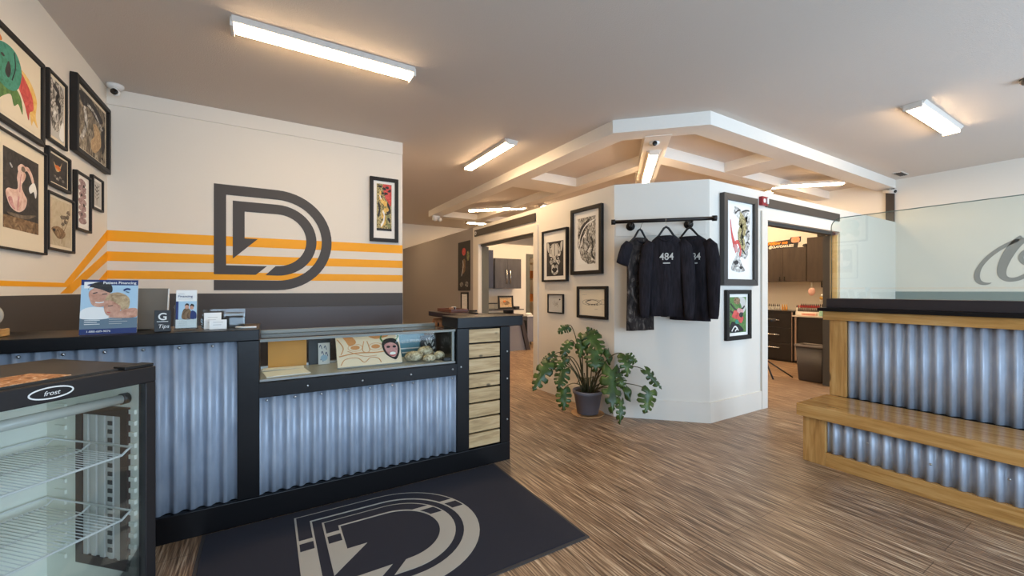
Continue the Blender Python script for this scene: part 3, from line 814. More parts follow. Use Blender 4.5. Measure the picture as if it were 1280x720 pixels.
framed('framed beige print of a brown bird on a branch, left wall', WL, 3.546, 3.942, 1.499, 1.858, .026, .015, (.014, .016, .02), art_bird_branch, cream and blackframe, group=G1)
framed('narrow upright framed print of a mauve totem, left wall', WL, 3.968, 4.246, 1.674, 2.087, .028, .016, (.02, .02, .02), art_totem, board=paper, group=G1)
framed('smallest framed pale sprig sketch, nearest the corner, left wall', WL, 4.286, 4.52, 1.876, 2.130, .025, .014, (.02, .02, .02), art_sprig, board=paper, group=G1)
framed('tall black framed red and olive serpent print right of the D emblem', WD, .974, 1.289, 1.795, 2.515, .03, .04, (.035, .03, .085), art_serpent_red, board=paper)
framed('tall framed grey swirling ink print, nearest the hanging shirts on the cream wall', WBL, -3.594, -3.10, 1.422, 2.146, .04, .040, (.065, .07, .07), art_swirl, board=paper)
framed('framed white horned mask print left of the grey swirl print', WBL, -4.155, -3.662, 1.355, 1.976, .04, .022, (.06, .12, .045), art_mask_white, board=paper)
framed('smallest framed pencil sketch on the cream wall under the mask print', WBL, -4.055, -3.749, .978, 1.207, .025, .014, (.004, .004, .004), art_sketch, board=paper)
framed('square framed line drawing of ovals on the cream wall above the plant', WBL, -3.494, -3.031, .952, 1.294, .035, .030, (.004, .004, .004), art_ovals)
framed('tall grey framed print of a serpent with red, right of the shirts', WBR, 3.738, 4.33, 1.298, 2.190, .05, .062, (.05, .05, .05), art_serpent_grey, frame=mat('frame_charcoal_wood', (58, 54, 50), .45), board=paper)
framed('small framed green and red skull with flowers print below the grey serpent print', WBR, 3.81, 4.238, .759, 1.256, .035, .042, (.03, .03, .03), art_skull_flowers, board=paper)

# hall poster, its little certificate, header boards, alarm
def art_poster(p):
    p.bg(i_black)
    p.blob(i_dark, [(.2, .02), (.1, .4), (.3, .68), (.7, .7), (.92, .4), (.9, .02)])
    p.blob(i_brown, [(.35, .35), (.4, .62), (.62, .62), (.6, .4)])
    p.blob(i_red, ell(.5, .8, .16, .08)); p.line(i_lightgrey, [(.3, .3), (.45, .5), (.4, .62)], .04)
    p.blob(i_grey, ell(.3, .12, .14, .05, wob=.2)); p.blob(i_grey, ell(.75, .12, .14, .05, wob=.2)); p.blob(i_olive, ell(.85, .7, .1, .1))
r = root('hall_poster', (0, 0, 0), 'tall dark poster with a red headed figure on the grey hall wall', 'poster', world=False)
MB().box(-.253, .253, -.006, -.001, 0, .86).build('sheet', blackmatte, r)
p = Print(-.245, .01, .49, .84, -.006); art_poster(p); p.mb.build('print', None, r)
r.location = (PX, 6.556, 1.245); r.rotation_euler = (0, 0, -PI / 2)
def art_cert(p):
    p.bg(i_white)
    for k in range(7): p.line(i_grey, [(.15, .85 - .1 * k), (.85 - .2 * (k % 2), .85 - .1 * k)], .012)
framed('black framed certificate under the tall hall poster', WBL, -6.668, -6.367, .90, 1.218, .02, .03, (.01, .01, .01), art_cert, board=paper)
dark_board = mat('dark_brown_board', (66, 58, 50), .55)
r = root('header_board', (PX - .01, 5.2, 2.138), 'long dark board above the left doorway with a small white emblem', 'header board')
MB().box(PX - .018, PX - .001, 4.333, 6.117, 2.138, 2.243).build('board', dark_board, r, bevel=.002)
ea, eb = logo_pieces(0, 0, .055)
e_ = MB().prism([(-(u + 6.06), v + 2.19) for u, v in [(-x, z) for x, z in ea]], PX - .0195, PX - .0178, 'x') if False else MB()
for pc in (ea, eb): e_.prism([(6.065 - x, 2.19 + z) for x, z in pc], PX - .0205, PX - .0178, 'x')
e_.build('emblem', i_white, r)
r = root('header_board', (5.43, PY - .01, 2.137), 'long dark board above the right doorway, red alarm at its end', 'header board')
MB().box(4.552, 6.312, PY - .018, PY - .001, 2.137, 2.230).build('board', dark_board, r, bevel=.002)
r = root('fire_alarm', (4.49, PY, 2.14), 'small red fire alarm on the white wall left of the dark header board', 'fire alarm')
alarm_red = mat('alarm_red', (150, 24, 34), .35)
MB().box(4.432, 4.546, PY - .04, PY - .001, 2.143, 2.236).build('housing', alarm_red, r, bevel=.006)
MB().box(4.505, 4.535, PY - .052, PY - .038, 2.16, 2.222).build('strobe', white_plastic, r, bevel=.004)
e = MB(); e.prism(arc(4.468, 2.19, .022, 0, 350, 14), PY - .0425, PY - .0395, 'y'); e.build('bell_mark', i_white, r)

# ------------------------------------------------------------------ corrugated sheet
def corrugated(axis, a0, a1, z0, z1, face, sign, period=.068, amp=.0125):
    """ribbed sheet along axis ('x' or 'y'); face = ridge plane, sign = outward direction of the ridges"""
    mb = MB(); n = int((a1 - a0) / period * 20)
    cols = []
    for i in range(n + 1):
        a = a0 + (a1 - a0) * i / n
        c = math.cos(2 * PI * (a - a0) / period)
        c = max(-1, min(1, c * 1.15))
        cols.append((a, face + sign * (amp * (c - 1))))
    th = .002
    for off in (0, -sign * th):
        rows = [[((a, f + off, z) if axis == 'x' else (f + off, a, z)) for a, f in cols] for z in (z0, (z0 + z1) / 2, z1)]
        mb.grid(rows)
    def strip(z):
        r0 = [((a, f, z) if axis == 'x' else (f, a, z)) for a, f in cols]
        r1 = [((a, f - sign * th, z) if axis == 'x' else (f - sign * th, a, z)) for a, f in cols]
        mb.grid([r0, r1], smooth=False)
    strip(z0); strip(z1)
    bmesh.ops.remove_doubles(mb.bm, verts=list(mb.bm.verts), dist=1e-5)
    return mb
def screws(pts, parent, normal, m=None):
    for p in pts:
        a = Vector(p); n = Vector(normal)
        MB().tube([a, a + n * .003, a + n * .005], [.0075, .0065, .003], 10).build('screw', m or steel, parent)

# ------------------------------------------------------------------ reception counter
YC = 2.62
r = root('reception_counter', (.3, 2.84, 0), 'black reception counter with corrugated metal fronts and a pale slatted pier', 'counter')
MB().box(XL + .002, 1.545, YC - .022, YC + .01, 0, .132).build('base_board', blackwood, r, bevel=.003)
MB().box(-.134, -.035, YC - .02, YC + .05, .133, .98).build('front_post', blackwood, r, bevel=.003)
MB().box(-.133, 1.128, YC - .018, YC + .02, .665, .745).build('front_rail', blackwood, r, bevel=.003)
MB().box(1.122, 1.213, YC - .02, YC + .05, .133, .985).build('front_post', blackwood, r, bevel=.003)
MB().box(1.466, 1.546, YC - .02, YC + .05, .133, .985).build('front_post', blackwood, r, bevel=.003)
corrugated('x', XL + .01, -.136, .133, .979, YC - .002, -1).build('corrugated_panel', galv, r)
corrugated('x', -.034, 1.121, .133, .664, YC - .002, -1).build('corrugated_panel', galv, r)
MB().box(XL + .002, -.035, YC - .03, 3.06, .98, 1.04).build('ledge_top', blackwood, r, bevel=.004)
MB().box(XL + .002, 1.12, 2.66, 3.05, .02, .66).box(XL + .002, -.14, 2.66, 3.04, .66, .978).build('carcass', blackmatte, r)
MB().box(1.13, 1.545, 2.672, 2.87, .02, .985).build('pier_body', blackwood, r)
MB().box(1.122, 1.652, YC - .03, 2.885, .987, 1.062).build('pier_top', blackwood, r, bevel=.004)
pitch = (.98 - .135) / 8
for k in range(8):
    z = .137 + k * pitch
    o = MB().box(1.216, 1.463, YC - .012, YC + .012, z + .004, z + pitch - .008).build('slat', slatwood, r, bevel=.002)
screws([(-1.09 + .272 * k * .5 + .034, YC - .012, .962) for k in range(7)], r, (0, -1, 0))
screws([(.0 + .136 * k, YC - .012, .648) for k in range(9)], r, (0, -1, 0))
screws([(.2, YC - .019, .705), (.5, YC - .019, .70), (.8, YC - .019, .705), (1.09, YC - .019, .71), (1.15, YC - .021, .72), (1.52, YC - .021, .6), (1.52, YC - .021, .8), (1.52, YC - .021, .3)], r, (0, -1, 0))
# return run behind the pier
r = root('return_counter', (1.5, 3.38, 0), 'dark return counter running back behind the slatted pier', 'counter')
MB().box(1.37, 1.66, 2.89, 3.885, 1.0, 1.046).build('top', mat('dark_brown_top', (48, 32, 28), .3), r, bevel=.004)
MB().box(1.42, 1.545, 2.89, 3.86, .02, .86).box(1.52, 1.545, 2.89, 3.86, .86, .999).build('carcass', blackmatte, r)
MB().box(1.40, 1.52, 2.89, 3.87, .861, .875).build('shelf', blackwood, r)
cork = mat('kraft_brown', (176, 128, 92), .8)
for i, y in enumerate((3.82, 3.70)):
    q = root('paper_roll', (1.45, y, .876), 'brown paper roll stored under the return counter top, %s' % ('the far one at its end' if i == 0 else 'the nearer one'), 'paper roll', 'paper rolls under the return counter')
    MB().lathe([(.05, -.045), (.05, .045)], (1.45, y, .927), 20, axis='x').build('roll', cork, q)
    MB().lathe([(.02, -.0475), (.02, .0475)], (1.45, y, .927), 12, axis='x').build('core', blackmatte, q)
woodred = mat('reddish_wood', (110, 64, 46), .45)
cr = root('pen_tray', (1.50, 3.62, 1.046), 'reddish wooden tray of small tools on the return counter top', 'tray')
MB().box(1.43, 1.60, 3.45, 3.80, 1.047, 1.055).box(1.43, 1.438, 3.45, 3.80, 1.055, 1.078).box(1.592, 1.60, 3.45, 3.80, 1.055, 1.078).box(1.438, 1.592, 3.45, 3.458, 1.055, 1.078).box(1.438, 1.592, 3.792, 3.80, 1.055, 1.078).build('tray', woodred, cr, bevel=.002)
for i, (x, y, m_) in enumerate(((1.47, 3.54, cork), (1.52, 3.62, blackmatte), (1.56, 3.70, white_plastic))):
    q = root('small_tub', (x, y, 1.056), ['kraft coloured small tub, the nearest one in the wooden tray', 'black small tub in the middle of the wooden tray', 'white small tub at the far end of the wooden tray'][i], 'tub', 'tubs in the wooden tray')
    MB().lathe([(.02, 0), (.024, .03), (.025, .033), (.021, .034)], (x, y, 1.056), 16).build('body', m_, q)
q = root('stapler', (1.56, 3.25, 1.046), 'small black stapler on the return counter near the pier', 'stapler')
MB().box(1.545, 1.575, 3.19, 3.33, 1.047, 1.057).build('base', blackmatte, q, bevel=.003)
MB().hexa([(1.547, 3.2, 1.064), (1.573, 3.2, 1.064), (1.573, 3.33, 1.058), (1.547, 3.33, 1.058)], [(1.55, 3.2, 1.08), (1.57, 3.2, 1.08), (1.57, 3.33, 1.074), (1.55, 3.33, 1.074)]).build('arm', blackmatte, q, bevel=.003)

# ------------------------------------------------------------------ display case and what lies in it
r = root('display_case', (.545, 2.84, .748), 'long glass display case set in the counter beside the pier', 'display case')
x0, x1, y0, y1, zb, zt = -.033, 1.120, 2.625, 3.045, .748, .965
case_white = mat('case_base_white', (150, 150, 146), .4)
case_trim = mat('case_trim_grey', (126, 128, 120), .3)
MB().box(x0, x1, y0, y1, zb, .760).build('base_panel', case_white, r)
MB().box(x0, x1, y0, y0 + .005, .761, zt).build('front_pane', pane_clear, r)
MB().box(x0, x0 + .005, y0 + .006, y1, .761, zt).build('side_pane', pane_clear, r)
MB().box(x1 - .005, x1, y0 + .006, y1, .761, zt).build('side_pane', pane_clear, r)
MB().box(x0, x1, y0, y1, .9655, .9735).build('top_pane', glass('case_top_pane', (.86, .93, .90), 1.3), r)
MB().box(x0, x1, y0 - .004, y0 + .014, .974, .981).box(x0, x1, y0 - .004, y0 + .001, .966, .974).build('front_trim', case_trim, r, bevel=.001)
MB().box(x0, x1, y1 - .02, y1, .974, .998).build('rear_trim', case_trim, r, bevel=.002)
MB().box(x0, x1, y1 - .045, y1 - .03, .761, .772).box(x0, x1, y1 - .025, y1 - .01, .761, .772).build('door_track', steel, r)
MB().box(x1 - .022, x1 - .006, y0 + .007, y0 + .025, .761, zt).build('corner_post', case_white, r)
MB().box(x0, .56, y1 - .042, y1 - .036, .773, zt - .001).build('sliding_door', glass('case_door_pane', (.75, .78, .78), .12), r)
MB().box(.52, x1, y1 - .020, y1 - .014, .773, zt - .001).build('sliding_door', M['case_door_pane'], r)

def card(name, label, cat, m, c, w, h, tilt, yaw=0.0, th=.006, art=None, group=None):
    q = root(name, (0, 0, 0), label, cat, group, world=False)
    MB().box(-w / 2, w / 2, -th / 2, th / 2, 0, h).build('board', m, q)
    if art:
        p = Print(-w / 2, 0, w, h, -th / 2 - .0002); art(p); p.mb.build('print', None, q)
    q.location = c; q.rotation_euler = (-math.radians(tilt), 0, yaw)
    return q
amber = mat('amber_card', (206, 138, 24), .5)
card('amber_panel', 'plain amber coloured panel standing at the left back of the display case', 'panel', amber, (.115, 2.985, .762), .217, .165, 4)
def art_sticker(p):
    p.bg(i_white)
    for a in ((.2, .8), (.6, .75), (.35, .5), (.7, .45), (.3, .2)): p.line(i_navy, [(a[0] - .1, a[1]), (a[0], a[1] + .1), (a[0] + .12, a[1] - .08)], .05)
    p.blob(i_blue, ell(.5, .3, .3, .14))
card('sticker_card', 'white and blue lettered card standing by the big board in the case', 'card', blackmatte, (.30, 2.98, .762), .13, .16, 4)
card('sticker_sheet', 'small white and blue sticker sheet in front of the black card', 'card', i_white, (.325, 2.955, .762), .07, .14, 6, art=art_sticker)
def art_face(p):
    p.bg(mat('tan_board', (228, 208, 178), .7))
    og = mat('ink_tan_orange', (206, 140, 84), .7)
    p.blob(og, [(.1, 1), (.22, 1), (.3, .78), (.2, .66), (.14, .84)]); p.blob(og, [(.5, 1), (.78, 1), (.8, .92), (.6, .86)])
    for cx in (.28, .60): p.blob(og, ell(cx, .60, .07, .07)); p.poly(og, line_poly([(cx + .11 * math.cos(t * PI / 10), .60 + .12 * math.sin(t * PI / 10)) for t in range(21)], .008))
    p.line(og, [(.42, .8), (.39, .5), (.45, .42), (.5, .5), (.47, .8)], .012)
    p.line(og, [(.03, .34), (.3, .42), (.62, .40), (.95, .46)], .03)
    p.line(og, [(.05, .06), (.12, .24), (.3, .26), (.4, .1), (.5, .24), (.62, .2), (.66, .06)], .014)
    p.line(og, [(.02, .9), (.1, .62), (.06, .4)], .014); p.line(og, [(.16, .5), (.4, .3), (.6, .3)], .01)
    p.blob(i_black, [(.70, .66), (.76, .82), (.9, .84), (.97, .68), (.98, .4), (.92, .14), (.86, .14), (.74, .34)])
    p.blob(i_pink, [(.74, .62), (.84, .7), (.94, .6), (.94, .36), (.89, .2), (.82, .24), (.76, .4)])
    p.blob(i_black, ell(.80, .55, .03, .04)); p.blob(i_black, ell(.90, .55, .03, .04)); p.blob(i_white, ell(.86, .32, .05, .05)); p.blob(i_red, ell(.86, .25, .04, .02))
    p.line(i_green, [(.72, .74), (.69, .86), (.71, .96)], .025); p.line(i_green, [(.94, .78), (.98, .9), (.96, .98)], .025)
card('carved_art_board', 'big tan art board with a line drawn face and dark horned mask in the case', 'art board', paper, (.575, 2.72, .767), .40, .205, 28, th=.022, art=art_face)
def art_bluesign(p):
    p.bg(mat('ink_teal_blue', (96, 140, 152), .6))
    for k, (a, b) in enumerate(((.08, .9), (.2, .8))): p.line(i_white, [(a, .36 - .18 * k), (b, .36 - .18 * k)], .05)
q = card('blue_price_sign', 'pale blue lettered sign at the back of the display case', 'sign', paper, (.915, 2.985, .762), .21, .165, 4, art=art_bluesign)
text('lettering', '1-U-2-PAINT', .036, i_white, q, (0, -.006, .11))
def art_rays(p):
    p.bg(i_dark)
    for k in range(8):
        a = math.radians(25 * k - 10); c_, s_ = math.cos(a), math.sin(a)
        p.poly(i_lightgrey, [(.55 + .22 * c_ - .04 * s_, .2 + .42 * s_ + .05 * c_), (.55 + .22 * c_ + .04 * s_, .2 + .42 * s_ - .05 * c_), (.55 + .38 * c_ + .04 * s_, .2 + .7 * s_ - .05 * c_), (.55 + .38 * c_ - .04 * s_, .2 + .7 * s_ + .05 * c_)])
card('grey_ray_card', 'dark grey card with a fan of pale rays at the case right end', 'card', blackmatte, (1.035 + .01, 2.96, .762), .12, .15, 5, art=art_rays)
o = MB().box(-.15, .15, -.12, .12, 0, .004).build('paper_sheet', paper); o.scale = (.75, .75, 1); o.location = (.10, 2.76, .761); o.rotation_euler = (0, 0, .12)
tag(o, 'cream paper sheet lying at the front left of the display case', 'paper', 'paper sheets in the case')
o = o.copy(); C.objects.link(o); o.scale = (.75, .35, 1); o.location = (.09, 2.925, .761); o.rotation_euler = (0, 0, -.05)
tag(o, 'narrow cream paper sheet behind the front one in the display case', 'paper', 'paper sheets in the case')
bone = ink('bone_patterned', [(.35, (120, 100, 74)), (.5, (196, 182, 150)), (.7, (228, 218, 190))], 26, 2)
for i, (x, y, a, b, h) in enumerate(((.87, 2.76, .065, .05, .035), (.975, 2.83, .06, .045, .045), (1.045, 2.745, .04, .035, .03), (.955, 2.69, .045, .03, .026))):
    o = MB().blob((0, 0, h), (a, b, h), seg=16, rings=10, wob=.06).build('carved_stone', bone)
    o.location = (x, y, .761)
    tag(o, ['patterned pale carved stone nearest the tan art board', 'tallest patterned pale carved stone at the back', 'patterned pale carved stone at the right end of the case', 'flattest patterned pale carved stone at the front of the case'][i], 'stone', 'carved stones in the display case')
o = MB().box(-.03, .03, -.02, .02, 0, .025).build('small_box', blackmatte, bevel=.003); o.location = (1.075, 2.67, .761); tag(o, 'small black box at the right front of the display case', 'box')

# ------------------------------------------------------------------ things on the counter ledge
ZL = 1.041
r = root('easel_sign', (0, 0, 0), 'blue patient financing sign with a smiling couple standing on the counter', 'sign', world=False)
MB().box(-.10, .10, -.002, .002, 0, .262).build('board', paper, r)
def art_couple(p):
    p.bg(i_blue)
    p.poly(i_navy, rect(0, 1, .90, 1)); p.poly(i_slate, rect(0, 1, .10, .29)); p.poly(i_navy, rect(0, 1, 0, .10))
    p.poly(i_white, [(.05, .96), (.32, .96), (.32, .84), (.05, .84)]); p.blob(i_navy, [(.1, .9), (.2, .93), (.28, .9), (.2, .88)])
    p.blob(i_white, [(.02, .29), (.02, .44), (.2, .50), (.45, .46), (.5, .29)])
    p.blob(i_skin, [(.14, .78), (.16, .62), (.22, .52), (.36, .50), (.46, .56), (.50, .72), (.48, .86), (.30, .88)])
    p.blob(i_dark, [(.12, .82), (.16, .86), (.34, .82), (.50, .76), (.54, .82), (.50, .92), (.36, .96), (.2, .93)])
    p.line(i_dark, [(.2, .745), (.28, .765)], .016); p.line(i_dark, [(.36, .73), (.45, .74)], .016); p.line(i_white, [(.25, .585), (.32, .575), (.40, .59)], .018)
    p.blob(i_hair, [(.42, .62), (.50, .74), (.68, .76), (.84, .66), (.84, .48), (.74, .40), (.66, .5), (.52, .56)])
    p.blob(i_skin, [(.40, .58), (.50, .62), (.62, .56), (.70, .48), (.64, .36), (.50, .33), (.42, .40)])
    p.blob(i_skin, [(.6, .36), (.75, .44), (.98, .46), (.98, .30), (.5, .30)])
    p.line(i_dark, [(.47, .51), (.56, .52)], .014); p.line(i_red, [(.46, .40), (.52, .385)], .014)
    for k in range(3): p.line(i_white, [(.08, .255 - .035 * k), (.34 - .05 * (k % 2), .255 - .035 * k)], .010); p.line(i_lightgrey, [(.5, .265 - .04 * k), (.72 + .1 * (k % 2), .265 - .04 * k)], .008)
    p.line(i_navy, [(.74, .80), (.80, .83), (.86, .82)], .03); p.line(i_slate, [(.78, .78), (.84, .76)], .02)
p = Print(-.10, 0, .20, .262, -.0022); art_couple(p); p.mb.build('print', None, r)
text('lettering', 'Patient Financing', .0175, i_white, r, (.034, -.0062, .247), bold=.0003)
text('lettering', '1-888-689-9876', .013, i_white, r, (-.035, -.0062, .0135))
text('lettering', 'medicard.com', .010, i_white, r, (.062, -.0062, .0135)) if False else None
MB().prism([(.003, .003), (.09, .0155), (.003, .18)], -.002, .002, 'x').build('easel_leg', i_lightgrey, r)
r.location = (-.648, 2.665, ZL + .0005); r.rotation_euler = (math.radians(-9), 0, math.radians(3))
r = root('grey_tablet_stand', (0, 0, 0), 'plain taupe backed tablet leaning behind the patient financing sign', 'tablet', world=False)
MB().box(-.11, .11, -.004, .004, 0, .225).build('back_shell', mat('taupe_shell', (112, 104, 92), .4), r, bevel=.003)
MB().box(.108, .114, -.005, .005, .004, .221).build('edge', i_white, r)
MB().prism([(.005, .004), (.09, .0235), (.005, .12)], -.03, .03, 'x').build('stand', blackmatte, r)
r.location = (-.575, 2.86, ZL + .0015); r.rotation_euler = (math.radians(-14), 0, 0)
r = root('review_card', (0, 0, 0), 'small black upright card with a white letter G on the counter', 'card', world=False)
MB().box(-.032, .032, -.003, .003, 0, .108).build('plate', blackmatte, r, bevel=.001)
text('lettering', 'G', .05, i_white, r, (0, -.0035, .074), bold=.0008)
text('lettering', 'Tips', .026, i_white, r, (.004, -.0035, .026), shear=.2)
MB().box(-.022, .022, -.0036, -.003, .049, .052).build('rule', i_white, r)
MB().prism([(.0031, .001), (.05, .0066), (.05, .0106), (.0031, .005)], -.032, .032, 'x').build('foot', blackmatte, r)
r.location = (-.452, 2.675, ZL + .0008); r.rotation_euler = (math.radians(-7), 0, math.radians(4))
r = root('brochure_holder', (0, 0, 0), 'clear holder of white financing brochures with a couple photo on the counter', 'brochure holder', world=False)
hb = MB().box(-.05, .05, .028, .031, 0, .19).box(-.05, -.047, -.002, .028, 0, .12).box(.047, .05, -.002, .028, 0, .12).box(-.05, .05, -.005, -.002, 0, .05).box(-.05, .05, -.005, .031, -.003, 0)
hb.build('holder', acrylic, r)
MB().box(-.043, .043, .001, .026, .002, .205).build('brochure_stack', paper, r)
def art_broch(p):
    p.bg(i_white)
    p.poly(i_navy, rect(0, .12, .22, .70)); p.poly(i_blue, rect(.12, 1, .22, .70))
    p.blob(i_brown, [(.3, .24), (.34, .46), (.52, .52), (.7, .46), (.78, .24)]); p.blob(i_skin, ell(.52, .55, .10, .06)); p.blob(i_dark, [(.42, .58), (.48, .64), (.6, .63), (.62, .58), (.52, .6)])
    p.blob(i_navy, [(.7, .24), (.74, .44), (.96, .4), (.98, .24)]); p.blob(i_skin, ell(.76, .53, .09, .055)); p.blob(i_dark, [(.66, .56), (.74, .63), (.86, .6), (.86, .55), (.76, .58)])
    p.line(i_lightgrey, [(.1, .90), (.4, .90)], .012); p.line(i_lightgrey, [(.1, .76), (.8, .76)], .01)
    for k in range(3): p.line(i_lightgrey, [(.15, .16 - .04 * k), (.55, .16 - .04 * k)], .008)
p = Print(-.043, .002, .086, .203, .0008); art_broch(p); p.mb.build('print', None, r)
text('lettering', 'Financing', .0165, i_navy, r, (-.005, -.0035, .170))
r.location = (-.362, 2.705, ZL + .0115); r.rotation_euler = (math.radians(-14), 0, math.radians(4))
r = root('card_holder', (0, 0, 0), 'clear tiered business card holder with dark cards on the counter', 'card holder', world=False)
h = MB()
for k in range(3): h.box(-.10, .10, .03 * k, .03 * k + .003, 0, .05 + .024 * k)
h.box(-.10, -.097, 0, .09, 0, .05).box(.097, .10, 0, .09, 0, .05).box(-.10, .10, 0, .09, -.003, 0)
h.build('holder', acrylic, r)
for k in range(2):
    for s in (-1, 1): MB().box(s * .05 - .043, s * .05 + .043, .03 * k + .006, .03 * k + .024, .001, .058 + .02 * k).build('card_stack', [i_dark, i_taupe][k], r)
r.location = (-.21, 2.80, ZL + .004)
for i, (x, y, h_, lab) in enumerate(((-.252, 2.735, .09, 'white notice card leaning upright against the tiered card holder'), (-.225, 2.70, .052, 'lower white card stack in front of the notice card'))):
    q = root('white_card', (0, 0, 0), lab, 'card', 'white cards on the counter', world=False)
    MB().box(-.038, .038, -.0015, .0015 + .012 * i, 0, h_).build('sheet', i_white, q)
    m_ = MB()
    for k in range(2 if i else 3): m_.box(-.022, .022 - .008 * k, -.0019, -.0014, h_ * .7 - .014 * k, h_ * .7 - .014 * k + .003)
    m_.build('lines', i_lightgrey, q)
    q.location = (x, y, ZL); q.rotation_euler = (math.radians(-16), 0, math.radians(4))
o = MB().tube([(-.145, 2.70, ZL + .006), (-.11, 2.675, ZL + .006), (-.05, 2.67, ZL + .006)], .005, 10).build('pen', i_white)
tag(o, 'white pen lying near the right end of the counter ledge', 'pen')
r = root('ribbed_globe', (-1.085, 2.76, ZL), 'pale ribbed round ornament on a wooden block at the counter left end', 'ornament')
MB().box(-1.145, -1.02, 2.70, 2.82, ZL, ZL + .035).build('wooden_block', pine, r, bevel=.004)
rg = []
for i in range(15):
    t = PI * (i + .4) / 14.8; rg.append([(-1.085 + .064 * math.sin(t) * (1 + .05 * math.cos(8 * a)) * math.cos(a), 2.76 + .064 * math.sin(t) * (1 + .05 * math.cos(8 * a)) * math.sin(a), ZL + .097 + .062 * math.cos(t)) for a in [2 * PI * j / 48 for j in range(48)]])
MB().loft(rg).build('globe', mat('stone_beige', (170, 164, 150), .7), r)

# ------------------------------------------------------------------ entrance mat
r = root('entrance_mat', (.56, 2.08, 0), 'dark entrance mat with a pale letter D emblem in front of the counter', 'mat')
MB().box(-.281, 1.399, 1.567, 2.585, 0, .006).build('rubber_edge', mat_border, r)
MB().box(-.265, 1.383, 1.583, 2.572, .0061, .0095).build('pile', mat_fibre, r)
sx = .853; cx, cy = .564, 2.085
ma, mb_ = logo_pieces(cx, cy, sx)
def ring_cuts(xl, xi, top, ti, R, ri, v0, v1, e):
    """upper dark inlay (outline left) and the dark cell, in emblem space"""
    def q(p): return [(cx + (x - .09) * sx, cy + (z - 1.75) * sx) for x, z in p]
    def ang(rad, z): return math.degrees(math.asin(max(-1, min(1, (z - 1.75) / rad))))
    up = [(xl + e, v0), (xl + e, top - e)] + arc(.09, 1.75, R - e, 90, ang(R - e, v0), 20) + arc(.09, 1.75, ri + e, ang(ri + e, v0), 90, 20) + [(xi - e, ti + e), (xi - e, v0)]
    c1 = [(xl + e, v0 - .04), (xi - e, v0 - .04), (xi - e, v1), (xl + e, v1)]
    c2 = arc(.09, 1.75, R - e, ang(R - e, v0 - .04), ang(R - e, v1), 6) + arc(.09, 1.75, ri + e, ang(ri + e, v1), ang(ri + e, v0 - .04), 6)
    return [q(up), q(c1), q(c2)]
vz = lambda y: 1.75 + (y - cy) / sx
MB().prism(ma, .0096, .0112, 'z').build('outer_emblem', mat_logo, r)
MB().prism(mb_, .0096, .0112, 'z').build('inner_emblem', mat_logo, r)
inl = MB()
for pc in ring_cuts(-.423, -.329, 2.248, 2.153, .498, .403, vz(2.268), vz(2.17), .011): inl.prism(pc, .0100, .0122, 'z')
inl.build('outer_inlay', mat_fibre, r)
inl = MB()
for pc in ring_cuts(-.277, -.183, 2.103, 2.008, .353, .258, vz(2.268), vz(2.17), .011): inl.prism(pc, .0100, .0122, 'z')
inl.build('inner_inlay', mat_fibre, r)

# ------------------------------------------------------------------ glass door fridge
FRW, FRD, FRH = .56, .54, .97
r = root('display_fridge', (0, 0, 0), 'black glass door display fridge with wire shelves in the left foreground', 'fridge', world=False)
shell = mat('fridge_shell', (58, 52, 46), .45)
liner = mat('fridge_liner', (240, 240, 228), .45)
dkframe = mat('fridge_black', (34, 31, 32), .42)
L_, R_ = -FRW / 2, FRW / 2
wy0, wy1, wz0, wz1 = .075, .335, .20, .81
c = MB()
c.box(L_, R_, .037, FRD, FRH - .022, FRH); c.box(L_, R_, .037, FRD, .04, .08); c.box(L_, R_, FRD - .012, FRD, .08, FRH - .022); c.box(L_, L_ + .012, .037, FRD - .012, .08, FRH - .022)
c.box(R_ - .012, R_, .037, FRD - .012, .08, FRH - .022)
c.build('cabinet', shell, r)
c = MB()
a, b = L_ + .0125, R_ - .0125
c.box(a, b, FRD - .03, FRD - .0125, .081, FRH - .0225); c.box(a, a + .022, .037, FRD - .03, .081, FRH - .0225); c.box(a + .022, b - .022, .037, FRD - .03, FRH - .045, FRH - .0225); c.box(a + .022, b - .022, .037, FRD - .03, .081, .11)
c.box(b - .022, b, .037, FRD - .03, .081, FRH - .0225)
c.build('liner', liner, r)
c = MB()
for (y0, y1, z0, z1) in ((wy0, wy0 + .034, wz0, wz1), (wy1 - .034, wy1, wz0, wz1), (wy0 + .034, wy1 - .034, wz0, wz0 + .034), (wy0 + .034, wy1 - .034, wz1 - .034, wz1)):
    c.box(b - .034, b - .0222, y0, y1, z0, z1)
wfr = c.build('side_panel_frame', mat('panel_frame_brown', (62, 44, 38), .5), r)
c = MB(); ribs = [wy0 + .034 + (wy1 - wy0 - .068) * k / 9 for k in range(10)]
for k in range(9): c.box(b - .030 + .006 * (k % 2), b - .0222, ribs[k], ribs[k + 1], wz0 + .034, wz1 - .034)
c.build('ribbed_panel', mat('ribbed_panel_grey', (206, 204, 198), .4), wfr)
c = MB()
for k in range(16): c.box(b - .0325, b - .0302, ribs[2], ribs[3], wz0 + .06 + .032 * k, wz0 + .076 + .032 * k)
c.build('slot_strip', char_paint, wfr)
sup = MB()
for side in (a + .022, b - .030):
    for yy in (.045, .40):
        for k in range(15): sup.box(side, side + .008, yy, yy + .028 + .03 * (yy > .2), .20 + .042 * k, .216 + .042 * k)
sup.build('shelf_support', liner, r)
wire = mat('white_wire', (232, 232, 228), .35)
